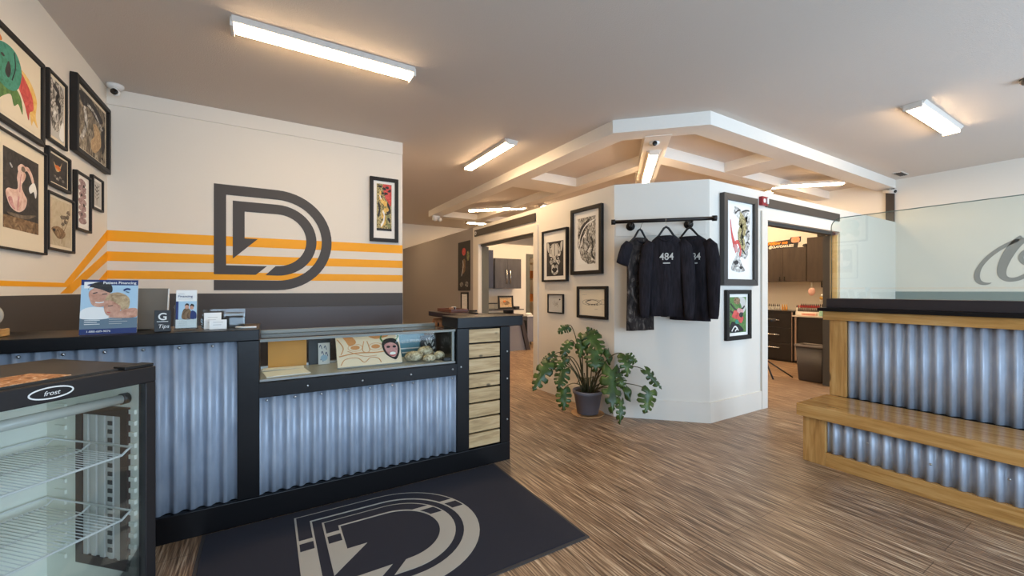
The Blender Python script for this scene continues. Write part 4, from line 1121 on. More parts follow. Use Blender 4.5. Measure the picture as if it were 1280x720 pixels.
for z in (.648, .412):
    s = MB(); x0, x1, yf, yb = a + .028, b - .034, .055, FRD - .05
    s.tube([(x0, yf, z + .02), (x0 + .015, yf, z + .012), (x0 + .03, yf, z), (x1 - .03, yf, z), (x1 - .015, yf, z + .012), (x1, yf, z + .02), (x1, yb, z + .02), (x1 - .03, yb, z + .02), (x0 + .03, yb, z + .02), (x0, yb, z + .02)], .0042, 8, closed=True)
    ym = yf + .2
    s.tube([(x0, ym, z + .02), (x0 + .03, ym, z), (x1 - .03, ym, z), (x1, ym, z + .02)], .0036, 8)
    s.tube([(x0, yb - .04, z + .02), (x0 + .03, yb - .04, z), (x1 - .03, yb - .04, z), (x1, yb - .04, z + .02)], .0036, 8)
    n = 30
    for k in range(n): s.tube([(x0 + .03 + (x1 - x0 - .06) * k / (n - 1), yf, z + .003), (x0 + .03 + (x1 - x0 - .06) * k / (n - 1), yb - .04, z + .003)], .0016, 5)
    s.build('wire_shelf', wire, r)
MB().tube([(L_ + .05, .062, FRH - .118), (R_ - .075, .062, FRH - .118)], .017, 16).build('lamp_tube', mat('tube_off', (196, 198, 190), .25), r)
for x in (L_ + .045, R_ - .065): MB().tube([(x - .01, .062, FRH - .118), (x + .012, .062, FRH - .118)], .020, 16).build('lamp_socket', shell, r)
d = MB()
d.box(L_, R_, 0, .034, FRH - .064, FRH - .006).box(L_, R_, 0, .034, .045, .12).box(L_, L_ + .036, 0, .034, .12, FRH - .064).box(R_ - .036, R_, 0, .034, .12, FRH - .064)
dm = d.build('door_frame', dkframe, r, bevel=.003)
MB().box(L_ + .034, R_ - .034, .012, .018, .118, FRH - .062).build('door_pane', pane_fridge, dm)
MB().box(R_ - .10, R_ - .005, .004, .06, FRH - .005, FRH + .006).build('hinge', blackmatte, r, bevel=.002)
g = MB().prism(line_poly([(-.02 + .052 * math.cos(t * PI / 16), FRH - .035 + .017 * math.sin(t * PI / 16)) for t in range(33)], .004), -.0015, .0002, 'y')
bd = g.build('badge', i_white, r)
text('badge_lettering', 'frost', .020, i_white, r, (-.02, -.001, FRH - .036), shear=.25)
MB().box(L_ + .01, R_ - .01, .05, FRD - .02, 0, .04).build('plinth', blackmatte, r)
FC = Vector((-.361 - .692 * FRW / 2, 2.025 - .722 * FRW / 2, 0))
r.location = FC; r.rotation_euler = (0, 0, math.radians(46.2))
o = MB().box(-.15, .15, -.11, .11, 0, .002).build('leaflet', ink('leaflet_orange', [(.3, (120, 70, 40)), (.5, (206, 140, 84)), (.7, (240, 214, 180))], 12, 3))
o.location = (-.68, 1.86, FRH + .0012); o.rotation_euler = (0, 0, math.radians(52)); o.scale = (.72, .72, 1)
tag(o, 'orange printed leaflet lying on top of the fridge', 'leaflet')

# ------------------------------------------------------------------ monstera
PCX, PCY = 2.775, 3.135
r = root('potted_monstera', (PCX, PCY, 0), 'potted monstera with broad split leaves in front of the cream wall', 'plant')
MB().lathe([(.086, .018), (.100, .018), (.106, .02), (.140, .215), (.150, .216), (.152, .248), (.141, .250), (.138, .222), (.132, .216)], (PCX, PCY, 0), 36).build('pot', plastic_grey, r)
MB().lathe([(.122, .001), (.152, .003), (.166, .016), (.161, .017), (.148, .008), (.05, .007)], (PCX, PCY, 0), 36).build('saucer', mat('tan_saucer', (206, 160, 112), .6), r)
MB().lathe([(.131, .217), (.137, .224), (.07, .232), (.02, .234)], (PCX, PCY, 0), 24).build('soil', mat('soil', (44, 34, 26), .95, bump=(60, .8, .01)), r)
leafm = streak('monstera_leaf', [(.3, (34, 52, 18)), (.55, (60, 84, 32)), (.75, (104, 124, 56))], (9, 9, 9), rough=.38, detail=3)
stemm = streak('monstera_stem', [(.3, (44, 54, 26)), (.7, (96, 84, 52))], (30, 30, 8), rough=.55)
LEAVES = [((2.599, 3.222, 0.885), (2.488, 3.23, 0.85), 0.098), ((2.592, 3.202, 0.732), (2.478, 3.177, 0.608), 0.107), ((2.732, 3.142, 0.792), (2.622, 3.068, 0.606), 0.129), ((2.754, 3.105, 0.815), (2.765, 2.923, 0.67), 0.199), ((2.776, 3.139, 0.843), (2.857, 3.066, 0.822), 0.083), ((2.72, 2.974, 0.667), (2.662, 2.892, 0.504), 0.181), ((2.859, 2.948, 0.66), (2.855, 2.893, 0.542), 0.066), ((2.897, 2.751, 0.632), (2.849, 2.663, 0.475), 0.131), ((2.903, 2.747, 0.632), (2.953, 2.659, 0.593), 0.101), ((2.961, 2.561, 0.518), (3.033, 2.447, 0.378), 0.091), ((2.977, 2.528, 0.34), (2.885, 2.49, 0.172), 0.161), ((2.788, 2.816, 0.493), (2.667, 2.667, 0.184), 0.188), ((2.823, 2.76, 0.465), (2.811, 2.686, 0.37), 0.11), ((2.766, 2.678, 0.243), (2.707, 2.62, 0.069), 0.088), ((2.865, 2.711, 0.348), (2.858, 2.646, 0.24), 0.07), ((2.366, 3.245, 0.533), (2.164, 3.203, 0.324), 0.153), ((2.476, 3.295, 0.604), (2.346, 3.315, 0.554), 0.082), ((2.465, 3.127, 0.482), (2.341, 3.05, 0.345), 0.138), ((2.511, 3.158, 0.576), (2.388, 3.138, 0.494), 0.091), ((2.431, 3.089, 0.304), (2.381, 3.026, 0.137), 0.139), ((2.793, 2.965, 0.566), (2.795, 2.894, 0.484), 0.069), ((2.44, 3.259, 0.568), (2.389, 3.231, 0.465), 0.081)]
def leaf_mesh(base, tip, wid, i):
    b, t = Vector(base), Vector(tip)
    ax = t - b; ln = ax.length * 1.06; ax.normalize()
    out = Vector((b.x - PCX, b.y - PCY, 0)); out = out.normalized() if out.length > .05 else Vector((-.3, -.9, 0))
    nrm = Vector((-.45, -.80, .42)) + out * .25
    nrm = (nrm - ax * nrm.dot(ax)).normalized()
    side = ax.cross(nrm).normalized()
    big = wid > .075; nf = 5 if big else 1
    mb = MB(); hw = wid * .58
    prof = lambda u: (math.sin(PI * min(1, (u * .92 + .10)) ** .78)) ** .75 if u < .98 else .12
    def pt(u, f, s):
        # u along midrib, f 0..1 out to the margin, s side
        w_ = hw * prof(u) * f
        lean = .10 + .16 * u * f
        y = ln * (u - .16 * f * (1 - u) * (1 - u) * 1.5) + w_ * lean
        drop = -.22 * ln * (max(0, u) ** 2) * .5 - hw * .35 * f * f - .02 * f * math.sin(u * 9 + i)
        return b + ax * y + side * (s * w_) + nrm * (drop + .03 * ln)
    for s in (-1, 1):
        if not big:
            rows = [[pt(u / 10, f, s) for f in (0, .33, .66, 1)] for u in range(11)]
            mb.grid(rows); continue
        edges = [k / nf for k in range(nf + 1)]
        for k in range(nf):
            u0, u1 = edges[k], edges[k + 1]
            gap = .0 if k == 0 else 1 / nf * .34
            rows = []
            for q in range(5):
                u = u0 + (u1 - u0) * q / 4
                row = []
                for f in (0, .18, .32, .46, .75, 1.0):
                    uu = u
                    if f > .32:
                        g = gap * min(1, (f - .32) / .14) * (1 if (k + i) % 4 else .45)
                        lo = u0 + (g if k > 0 else 0); hi = u1
                        uu = lo + (hi - lo) * q / 4
                    ff = f * (1 - .06 * abs(q - 2) * (f > .8))
                    row.append(pt(uu, ff, s))
                rows.append(row)
            mb.grid(rows)
    bmesh.ops.remove_doubles(mb.bm, verts=list(mb.bm.verts), dist=2e-4)
    return mb
for i, (b, t, w_) in enumerate(LEAVES):
    b_ = Vector(b)
    a = random.uniform(0, 2 * PI)
    dv = Vector((b_.x - PCX, b_.y - PCY)); l = dv.length
    st = Vector((PCX + dv.x / (l + .01) * random.uniform(.02, .09), PCY + dv.y / (l + .01) * random.uniform(.02, .09), .222))
    top = max(b_.z + .05, .36)
    c1 = Vector((st.x + dv.x * .15, st.y + dv.y * .15, .222 + (top - .222) * .75)); c2 = Vector((st.x + dv.x * .65, st.y + dv.y * .65, top + .03))
    path = []
    for q in range(13):
        u = q / 12; v_ = 1 - u
        path.append(st * v_ ** 3 + c1 * 3 * v_ * v_ * u + c2 * 3 * v_ * u * u + b_ * u ** 3)
    pe = MB().tube(path, [.0065 - .003 * q / 12 for q in range(13)], 7).build('petiole', stemm, r)
    leaf_mesh(b, t, w_, i).build('leaf', leafm, r, solid=.0012)
for i in range(9):
    a = 2 * PI * i / 9; rr = random.uniform(.04, .11)
    p0 = Vector((PCX + .03 * math.cos(a), PCY + .03 * math.sin(a), .225)); p1 = Vector((PCX + rr * math.cos(a), PCY + rr * math.sin(a), .33 + .08 * random.random())); p2 = Vector((PCX + 1.5 * rr * math.cos(a + .5), PCY + 1.5 * rr * math.sin(a + .5) * .8, .28 + .1 * random.random()))
    MB().tube([p0, (p0 + p1) / 2 + Vector((0, 0, .02)), p1, (p1 + p2) / 2 + Vector((0, 0, .01)), p2], [.006, .006, .005, .004, .003], 6).build('aerial_root', stemm, r)

# ------------------------------------------------------------------ clothes rail, hangers, shirts (chamfer wall frame: x right, -y out, z up)
CHX, CHY, CHR = PX, 2.956, -PI / 4
def ch_place(o, s, d, z, extra=0.0):
    o.location = (CHX + s * s2 - d * s2, CHY - s * s2 - d * s2, z); o.rotation_euler = (0, 0, CHR + extra)
RZ, RD = 1.897, .20
pipe_m = mat('black_iron_pipe', (42, 38, 36), .35, .6)
r = root('clothes_rail', (0, 0, 0), 'black iron pipe clothes rail mounted on the angled white wall', 'clothes rail', world=False)
MB().box(.012, .838, -.012, -.001, RZ - .115, RZ + .055).build('backing_board', white_wall, r, bevel=.002)
MB().tube([(-.01, -RD, RZ), (.87, -RD, RZ)], .017, 16).build('pipe', pipe_m, r)
for x in (-.01, .87):
    MB().tube([(x - .018, -RD, RZ), (x + .02, -RD, RZ)], .025, 16).build('end_fitting', pipe_m, r)
for x in (.155, .685):
    MB().tube([(x, -.012, RZ - .02), (x, -RD + .03, RZ - .02), (x, -RD + .006, RZ - .012), (x, -RD, RZ)], .013, 12).build('bracket_arm', pipe_m, r)
    MB().lathe([(.042, -.0125), (.042, -.022), (.024, -.026), (.022, -.042)], (x, 0, RZ - .02), 24, axis='y').build('flange', pipe_m, r)
ch_place(r, 0, 0, 0)
cloth = streak('black_jersey', [(.3, (24, 22, 25)), (.7, (44, 40, 46))], (60, 60, 8), rough=.9, detail=4, spec=.2)
cloth_fade = streak('faded_print_jersey', [(.35, (30, 27, 27)), (.55, (62, 55, 52)), (.72, (128, 118, 110))], (16, 16, 7), rough=.9, detail=5, distort=1.5, spec=.2)
def shirt(label, s, hw, length, long_sleeve, txt, fade, zsh, yaw, doff=0.0, sub=None, fwd=(0, 0), tx=0.0):
    q = root('long_sleeve_shirt' if long_sleeve else 'tee_shirt', (0, 0, 0), label, 'shirt', 'shirts hanging on the pipe rail', world=False)
    N = 48
    def ring(z, w, t, fold, yc=0.0):
        out = []
        for j in range(N):
            a = 2 * PI * j / N
            cx_, sy = math.cos(a), math.sin(a)
            x = w * math.copysign(abs(cx_) ** .75, cx_)
            y = t * sy + fold * math.sin(x * 48 + z * 3) * (1 if sy < 0 else .5) + yc
            out.append((x, y, z))
        return out
    rows = []
    sections = [(-length, hw * 1.03, .030, .010), (-length * .8, hw * 1.02, .032, .009), (-length * .6, hw, .036, .008), (-.34, hw * .99, .044, .007), (-.24, hw * .99, .052, .005), (-.16, hw * .98, .05, .003), (-.10, hw * .98, .044, .002), (-.065, hw * .97, .038, .001), (-.04, hw * .86, .034, 0), (-.012, hw * .60, .032, 0), (.004, hw * .42, .032, 0), (.010, hw * .36, .030, 0)]
    MB().loft([ring(*z) for z in sections], cloth_fade if fade else cloth).build('torso', None, q)
    MB().tube([(hw * .40 * math.cos(a), .036 * math.sin(a) - (.010 if math.sin(a) < 0 else 0), .004 - (.045 if math.sin(a) < 0 else 0) * abs(math.sin(a))) for a in [2 * PI * j / 24 for j in range(24)]], .007, 8, closed=True).build('collar', cloth, q)
    MB().box(-.018, .018, .022, .026, -.045, -.008).build('neck_label', i_lightgrey, q)
    for sd in (-1, 1):
        if long_sleeve:
            pts = [(sd * hw * .80, 0, -.055), (sd * hw * 1.02, -.004, -.10), (sd * hw * 1.16, -.016, -.22), (sd * hw * 1.22, -.03, -.40), (sd * hw * 1.24, -.034, -.58), (sd * hw * 1.24, -.032, -.70), (sd * hw * 1.24, -.032, -.735)]
            rx = [.050, .062, .060, .055, .048, .040, .032]; ry = [.034, .036, .034, .030, .026, .022, .02]
        else:
            pts = [(sd * hw * .80, 0, -.055), (sd * hw * 1.02, -.002, -.10), (sd * hw * 1.22, -.006, -.17), (sd * hw * 1.38, -.008, -.245)]
            rx = [.05, .066, .068, .066]; ry = [.034, .036, .032, .026]
        pts = [(p_[0], p_[1] - (fwd[0] if sd < 0 else fwd[1]) * min(1, max(0, (k - .5) / 2)), p_[2]) for k, p_ in enumerate(pts)]
        rg = []
        for k, p_ in enumerate(pts):
            a_ = Vector(pts[max(k - 1, 0)]); b_ = Vector(pts[min(k + 1, len(pts) - 1)]); tdir = (b_ - a_).normalized()
            u = Vector((0, 1, 0)); u = (u - tdir * u.dot(tdir)).normalized(); v_ = tdir.cross(u)
            rg.append([Vector(p_) + v_ * rx[k] * math.cos(2 * PI * j / 20) + u * (ry[k] * math.sin(2 * PI * j / 20)) for j in range(20)])
        MB().loft(rg).build('sleeve', cloth, q)
    if txt:
        text('number_print', txt, .088, i_lightgrey, q, (tx, -.0585, -.185), bold=.001, xs=.9)
        if sub: MB().box(tx - .03, tx + .03, -.0585, -.056, -.246, -.236).build('small_print', i_lightgrey, q)
    if fade:
        sk = MB(); 
        for k, (x, z, a_, b_) in enumerate(((0, -.28, .07, .09), (-.06, -.2, .02, .09), (.06, -.2, .02, .09), (0, -.45, .08, .1), (.01, -.62, .06, .1))):
            sk.prism(smooth_closed(ell(x, z, a_, b_, 9, .2)), -.0555 - .0004 * k, -.0545, 'y', cloth_fade)
        sk.build('graphic_print', None, q)
    ch_place(q, s, RD + doff, zsh, yaw)
    hg = root('coat_hanger', (0, 0, 0), 'black plastic hanger %s' % {0: 'holding the faded graphic tee', 1: 'holding the middle 484 shirt', 2: 'holding the rightmost 484 shirt'}[sub_idx[0]], 'hanger', 'hangers on the pipe rail', world=False)
    sub_idx[0] += 1
    hz = RZ + .015 - zsh
    MB().tube([(0, doff + .018 * math.cos(a), hz - .016 + .018 * math.sin(a)) for a in [math.radians(k) for k in range(-20, 200, 22)]] + [(0, doff * .6 - .004, hz - .045), (0, 0, .085)], .0022, 8).build('hook', chrome, hg)
    MB().tube([(-hw * .8, 0, -.035), (-hw * .42, 0, .012), (-.02, 0, .078), (0, 0, .09), (.02, 0, .078), (hw * .42, 0, .012), (hw * .8, 0, -.035)], [.006, .009, .010, .010, .010, .009, .006], 10).build('shoulder_bar', blackmatte, hg)
    ch_place(hg, s, RD + doff, zsh, yaw)
    return q
sub_idx = [0]
shirt('faded black tee shirt with a grey graphic, leftmost on the rail', .235, .150, .86, False, None, True, 1.735, math.radians(36), doff=-.035)
shirt('black long sleeve shirt numbered 484 in the middle of the rail', .456, .150, .72, True, '484', False, 1.735, math.radians(-3), doff=.06, sub=1, fwd=(.02, .02))
shirt('black long sleeve shirt numbered 484, rightmost on the rail', .668, .180, .76, True, '484', False, 1.735, math.radians(-30), doff=-.035, sub=1, tx=.06)

# ------------------------------------------------------------------ wooden bench and partition counter on the right
YB0 = -1.7
r = root('wooden_bench', (3.6, 0, 0), 'golden pine bench with corrugated metal front along the partition', 'bench')
MB().box(3.36, 3.845, YB0, 1.507, .330, .420).build('seat', pine, r, bevel=.006)
MB().box(3.40, 3.44, 1.338, 1.479, 0, .329).build('front_post', pine_v, r, bevel=.003)
MB().box(3.40, 3.44, YB0, 1.337, 0, .098).build('base_board', pine, r, bevel=.003)
MB().box(3.44, 3.84, 1.455, 1.479, 0, .329).build('end_panel', pine_v, r)
corrugated('y', YB0, 1.336, .099, .329, 3.412, -1).build('corrugated_panel', galv, r)
MB().box(3.44, 3.84, YB0, 1.45, .01, .32).build('carcass', blackmatte, r)
screws([(3.4, .3 * k - 1.0, .21 + .03 * (k % 2)) for k in range(8)], r, (-1, 0, 0))
r = root('partition_counter', (3.95, 0, 0), 'waist high partition with corrugated metal, pine trim and black ledge', 'partition')
MB().box(3.846, 3.894, 1.376, 1.486, .421, 1.014).build('corner_post', pine_v, r, bevel=.003)
MB().box(3.846, 4.05, 1.455, 1.484, .0, .42).box(3.9, 4.05, 1.455, 1.484, .42, 1.08).build('end_panel', pine_v, r)
MB().box(3.826, 4.06, YB0, 1.522, 1.015, 1.084).build('apron', pine, r, bevel=.003)
MB().box(3.79, 4.10, YB0, 1.548, 1.085, 1.112).build('ledge', blackwood, r, bevel=.003)
MB().box(3.848, 4.06, YB0, 1.508, 1.112, 1.186).build('curb', mat('dark_curb_wood', (44, 36, 38), .5, bump=(30, .2)), r, bevel=.003)
corrugated('y', YB0, 1.375, .421, 1.014, 3.862, -1).build('corrugated_panel', galv, r)
MB().box(3.895, 4.04, YB0, 1.45, .01, 1.01).build('carcass', blackmatte, r)
r = root('glass_partition', (3.95, 0, 1.187), 'tall clear glass pane standing on the black partition ledge', 'glass screen')
yt, zt, rc = 1.478, 1.820, .07
pts = [(YB0, 1.187), (yt, 1.187)] + arc(yt - rc, zt - rc, rc, 0, 90, 8) + [(YB0, zt)]
MB().prism(pts, 3.855, 3.865, 'x').build('pane', pane_tall, r)
edge = mat('glass_edge_green', (120, 140, 134), .2)
MB().tube([(3.86, p_[0], p_[1]) for p_ in pts[1:]], .0032, 6).build('polished_edge', edge, r)
for y in (.1, -1.0):
    MB().box(3.846, 3.874, y - .03, y + .03, 1.187, 1.225).build('clamp', chrome, r, bevel=.002)

# ------------------------------------------------------------------ right tattoo room (through the right doorway)
espresso = streak('espresso_laminate', [(.3, (50, 40, 32)), (.7, (66, 54, 44))], (20, 20, 3), rough=.45)
black_lam = mat('black_laminate', (30, 28, 30), .35)
r = root('upper_cabinet', (8.1, 3.9, 1.41), 'long dark brown wall cabinet with two black handles in the right room', 'cabinet')
MB().box(7.972, 8.285, 3.405, 4.5, 1.41, 2.005).build('body', espresso, r)
for y0, y1, hy in ((3.41, 3.783, 3.745), (3.787, 4.16, 3.826)):
    d_ = MB().box(7.95, 7.971, y0, y1, 1.412, 2.003).build('door', espresso, r, bevel=.002)
    MB().tube([(7.948, hy, 1.425), (7.925, hy, 1.43), (7.925, hy, 1.485), (7.948, hy, 1.49)], .008, 8).build('handle', blackmatte, d_)
MB().box(7.95, 7.971, 4.164, 4.5, 1.412, 2.003).build('door', espresso, r, bevel=.002)
r = root('tall_upper_cabinet', (8.1, 3.2, 1.4), 'taller dark brown wall cabinet at the right of the long one', 'cabinet')
MB().box(7.972, 8.285, 2.95, 3.40, 1.40, 2.155).build('body', espresso, r)
MB().box(7.95, 7.971, 2.955, 3.397, 1.402, 2.153).build('door', espresso, r, bevel=.002)
r = root('leaning_sign', (0, 0, 0), 'orange and white lettered sign standing on the long brown cabinet', 'sign', world=False)
MB().prism([(-.29, 0), (.235, .0), (.25, .09), (.285, .10), (.29, .19), (.13, .19), (.115, .155), (-.29, .13)], -.006, .006, 'y').build('board', blackmatte, r)
text('lettering', 'Follow me', .088, mat('sign_orange', (255, 150, 20), .5), r, (-.09, -.0068, .108), bold=.002, shear=.25, xs=.88)
text('lettering', '@CLAYOAKLEES', .060, i_white, r, (-.035, -.0068, .040), bold=.0016, shear=.2, xs=.92)
ic = MB().prism(smooth_closed([(.15, .10), (.26, .10), (.262, .18), (.152, .18)], 6), -.0072, -.0058, 'y', mat('icon_coral', (226, 150, 120), .5))
ic.prism(line_poly([(.207 + .022 * math.cos(t * PI / 8), .14 + .022 * math.sin(t * PI / 8)) for t in range(17)], .007), -.0080, -.0068, 'y', M['sign_orange'])
ic.build('camera_icon', None, r)
r.location = (8.02, 3.81, 2.007); r.rotation_euler = (0, math.radians(-0), -PI / 2)
q = root('black_speaker', (8.0, 3.18, 2.156), 'small black box with a pale label on the tall brown cabinet', 'speaker')
MB().box(7.955, 8.08, 3.105, 3.25, 2.157, 2.245).build('housing', blackmatte, q, bevel=.004)
MB().box(7.952, 7.9555, 3.14, 3.22, 2.192, 2.206).build('label_strip', i_lightgrey, q)
o = MB().blob((0, 0, .03), (.03, .05, .03), wob=.1).build('figurine', i_dark); o.location = (8.05, 3.46, 2.006); tag(o, 'tiny dark figurine on the long brown cabinet beside the sign', 'figurine')
r = root('drawer_unit', (8.0, 4.0, 0), 'black drawer unit with three long metal handles in the right room', 'drawers')
MB().box(7.772, 8.285, 3.552, 4.5, .03, .872).build('body', black_lam, r)
MB().box(7.80, 8.285, 3.56, 4.5, 0, .03).build('plinth', blackmatte, r)
for z0, z1, hz in ((.60, .866, .727), (.33, .595, .469), (.05, .325, .241)):
    d_ = MB().box(7.752, 7.771, 3.556, 4.24, z0, z1).build('drawer', black_lam, r, bevel=.002)
    MB().tube([(7.75, 3.735, hz), (7.728, 3.735, hz), (7.728, 4.10, hz), (7.75, 4.10, hz)], .0085, 8).build('handle', chrome, d_)
MB().box(7.748, 8.285, 3.545, 4.5, .872, .892).build('top', mat('worktop_black', (34, 32, 34), .3), r)
MB().box(7.755, 7.775, 3.538, 3.549, .03, .87).build('edge_strip', mat('pink_metal_strip', (170, 150, 140), .35, .7), r)
r = root('low_cabinet', (8.0, 3.25, 0), 'low black cabinet with a pale top edge behind the waste bin', 'cabinet')
MB().box(7.772, 8.285, 2.70, 3.53, .03, .80).build('body', black_lam, r)
MB().box(7.752, 7.771, 2.705, 3.44, .05, .795).build('door', black_lam, r, bevel=.002)
MB().box(7.748, 7.775, 3.47, 3.495, .05, .795).build('edge_strip', M['pink_metal_strip'], r)
MB().box(7.742, 8.285, 2.70, 3.53, .801, .822).build('top', mat('pale_top_edge', (206, 200, 192), .4), r)
r = root('bottle_rack', (8.0, 3.4, .823), 'pale stepped rack carrying rows of ink bottles on the low cabinet', 'rack')
MB().box(7.86, 8.1, 3.17, 3.535, .823, .885).box(7.96, 8.1, 3.17, 3.535, .885, .905).build('rack_body', i_white, r, bevel=.003)
cap_red = mat('cap_red', (170, 24, 36), .4); cap_black = mat('cap_black', (30, 28, 28), .4)
def bottle(x, y, z, label, body, cap, group, proto=[None], s=1.0):
    q = root('ink_bottle', (0, 0, 0), label, 'ink bottle', group, world=False)
    MB().lathe([(.012, 0), (.013, .002), (.013, .06), (.009, .068)], (0, 0, 0), 12).build('body', body, q)
    MB().lathe([(.009, .067), (.0095, .085), (.004, .112), (.002, .114)], (0, 0, 0), 12).build('cap', cap, q)
    q.location = (x, y, z); q.scale = (s, s, s); return q
cols = [i_white, i_dark, i_lightgrey, i_white, i_pink, i_lightgrey]
pb = bottle(7.90, 3.52, .886, 'small ink bottle in the front row of the stepped rack', i_grey, cap_red, 'ink bottles in the front row of the rack')
pk = bottle(7.90, 3.50, .886, 'black capped ink bottle at the left end of the front rack row', i_white, cap_black, 'black capped bottles in the front rack row')
for k in range(12):
    y = 3.50 - .0275 * k
    if k == 0: pb.location = (7.90, y - .0001, .886); pb['label'] = 'red capped ink bottle in the front row of the stepped rack'
    c_ = copy_tree(pb) if k else pb
    c_.location = (7.90, y - (.0275 if k >= 0 else 0) * 0, .886)
    if k < 4:
        if k == 0: pass
pk.location = (7.90, 3.5275, .886)
pbk = bottle(8.03, 3.52, .906, 'dark capped ink bottle in the back row of the stepped rack', i_dark, cap_black, 'ink bottles in the back row of the rack')
for k in range(12):
    c_ = copy_tree(pbk) if k else pbk
    c_.location = (8.03, 3.515 - .0285 * k, .906)
pd = bottle(7.93, 3.84, .893, 'dark ink bottle in the row on top of the drawer unit', i_lightgrey, cap_black, 'ink bottles on the drawer unit')
for k in range(7):
    c_ = copy_tree(pd) if k else pd
    c_.location = (7.93, 3.83 + .034 * k, .893)
po = bottle(7.92, 3.72, .893, 'amber ink bottle on the drawer unit between the dark bottles and rack', ink('amber_ink', [(.3, (190, 120, 30)), (.7, (226, 170, 80))], 30), mat('cap_amber', (214, 160, 70), .4), 'amber bottles on the drawer unit')
for k in range(3):
    c_ = copy_tree(po) if k else po
    c_.location = (7.92, 3.70 + .035 * k, .893)
q = root('pink_label_box', (7.80, 3.3, .823), 'pale pink lettered box in front of the ink bottle rack', 'box')
MB().box(7.785, 7.845, 3.20, 3.41, .823, .868).build('body', mat('pale_pink', (236, 200, 184), .6), q, bevel=.002)
m_ = MB()
for k in range(9): m_.box(7.783, 7.7855, 3.215 + .02 * k, 3.227 + .02 * k, .836, .852)
m_.build('lettering', i_red, q)
q = root('green_soap_bottle', (7.82, 3.13, .823), 'pale green squeeze bottle at the right end of the low cabinet', 'bottle')
MB().lathe([(.03, 0), (.032, .004), (.032, .09), (.012, .112), (.012, .125)], (7.82, 3.13, .823), 16).build('body', mat('pale_green', (160, 206, 190), .4), q)
MB().tube([(7.82, 3.13, .945), (7.82, 3.13, .985), (7.79, 3.13, .985)], .005, 8).build('nozzle', i_white, q)
q = root('hanging_pouch', (8.0, 3.348, 1.16), 'pale pink pouch hanging under the tall brown cabinet', 'pouch')
MB().blob((8.0, 3.348, 1.23), (.03, .055, .07), wob=.05).build('bag', mat('pouch_pink', (214, 170, 160), .7), q)
MB().tube([(8.0, 3.348, 1.29), (8.0, 3.348, 1.398)], .012, 8).build('strap', i_lightgrey, q)
framed('small framed picture under the tall cabinet in the right room', (XR - .001, 0, -PI / 2), -3.317, -3.20, 1.30, 1.42, .02, .018, (.01, .01, .01), art_sprig)
q = root('spray_ornament', (8.1, 3.22, .823), 'white and yellow dried flower ornament near the right end of the low cabinet', 'ornament')
MB().lathe([(.03, 0), (.045, .05), (.04, .12), (.022, .17), (.026, .19)], (8.12, 3.13, .823), 18).build('vase', i_white, q)
for k in range(9):
    a = 2 * PI * k / 9
    MB().blob((8.1 + .04 * math.cos(a), 3.19 + .05 * math.sin(a), 1.12 + .05 * math.sin(3 * a)), (.03, .03, .03), i_yellow if k % 2 else i_white, 8, 6, .2).build('bloom', None, q)
MB().tube([(8.12, 3.13, 1.0), (8.11, 3.16, 1.06), (8.1, 3.19, 1.12)], .006, 6).build('stem', i_olive, q)
# bin
r = root('waste_bin', (6.46, 2.68, 0), 'dark grey plastic waste bin inside the right doorway', 'bin')
def rr(cx, cy, hx, hy, z, rad=.03):
    out = []
    for (sx_, sy_, a0) in ((1, 1, 0), (-1, 1, 90), (-1, -1, 180), (1, -1, 270)):
        for t in range(5):
            a = math.radians(a0 + 90 * t / 4); out.append((cx + sx_ * (hx - rad) + rad * math.cos(a), cy + sy_ * (hy - rad) + rad * math.sin(a), z))
    return out
bc = (6.47, 2.685)
binm = mat('bin_dark_grey', (62, 56, 54), .4)
MB().loft([rr(*bc, .10, .145, .001), rr(*bc, .105, .15, .01), rr(*bc, .125, .178, .47), rr(*bc, .117, .17, .47), rr(*bc, .098, .142, .03)], caps=(True, True)).build('body', binm, r)
MB().loft([rr(*bc, .128, .181, .468), rr(*bc, .138, .190, .474), rr(*bc, .138, .190, .497), rr(*bc, .126, .178, .50), rr(*bc, .120, .172, .49), rr(*bc, .122, .174, .468)], caps=(False, False)).build('rim', mat('bin_rim', (120, 112, 106), .35), r)
r = root('tripod_stand', (6.17, 3.17, 0), 'black tripod arm rest stand, its legs showing at the doorway edge', 'stand')
MB().tube([(6.17, 3.17, .24), (6.17, 3.17, .80)], .014, 12).build('pole', blackmatte, r)
MB().lathe([(.03, .22), (.034, .25), (.03, .29)], (6.17, 3.17, 0), 16).build('hub', blackmatte, r)
for p_ in ((6.43, 2.93), (6.05, 3.0), (6.2, 3.45)): MB().tube([(6.17, 3.17, .255), (p_[0], p_[1], .012)], .010, 8).build('leg', blackmatte, r)
MB().box(6.10, 6.24, 3.05, 3.29, .80, .85).build('pad', blackmatte, r, bevel=.015)

# ------------------------------------------------------------------ left tattoo room (through the left doorway)
slate_lam = streak('slate_laminate', [(.3, (58, 56, 60)), (.7, (74, 72, 76))], (20, 20, 3), rough=.4)
r = root('wall_cabinet', (4.5, 7.84, 1.29), 'dark double door wall cabinet with steel handles in the left room', 'cabinet')
MB().box(4.184, 4.85, 7.692, 7.995, 1.292, 1.945).build('body', slate_lam, r)
for x0, x1, hx in ((4.187, 4.503, 4.465), (4.508, 4.847, 4.555)):
    d_ = MB().box(x0, x1, 7.67, 7.691, 1.295, 1.942).build('door', slate_lam, r, bevel=.002)
    MB().tube([(hx, 7.668, 1.40), (hx, 7.64, 1.40), (hx, 7.64, 1.70), (hx, 7.668, 1.70)], .011, 8).build('handle', chrome, d_)
r = root('deep_wall_cabinet', (3.7, 7.7, 1.29), 'deeper dark blue grey wall cabinet beside the left doorway jamb', 'cabinet')
MB().box(3.30, 4.00, 7.422, 7.995, 1.29, 2.08).build('body', mat('blue_black_laminate', (52, 56, 74), .25), r)
MB().box(3.303, 3.997, 7.40, 7.421, 1.293, 2.077).build('door', M['blue_black_laminate'], r, bevel=.002)
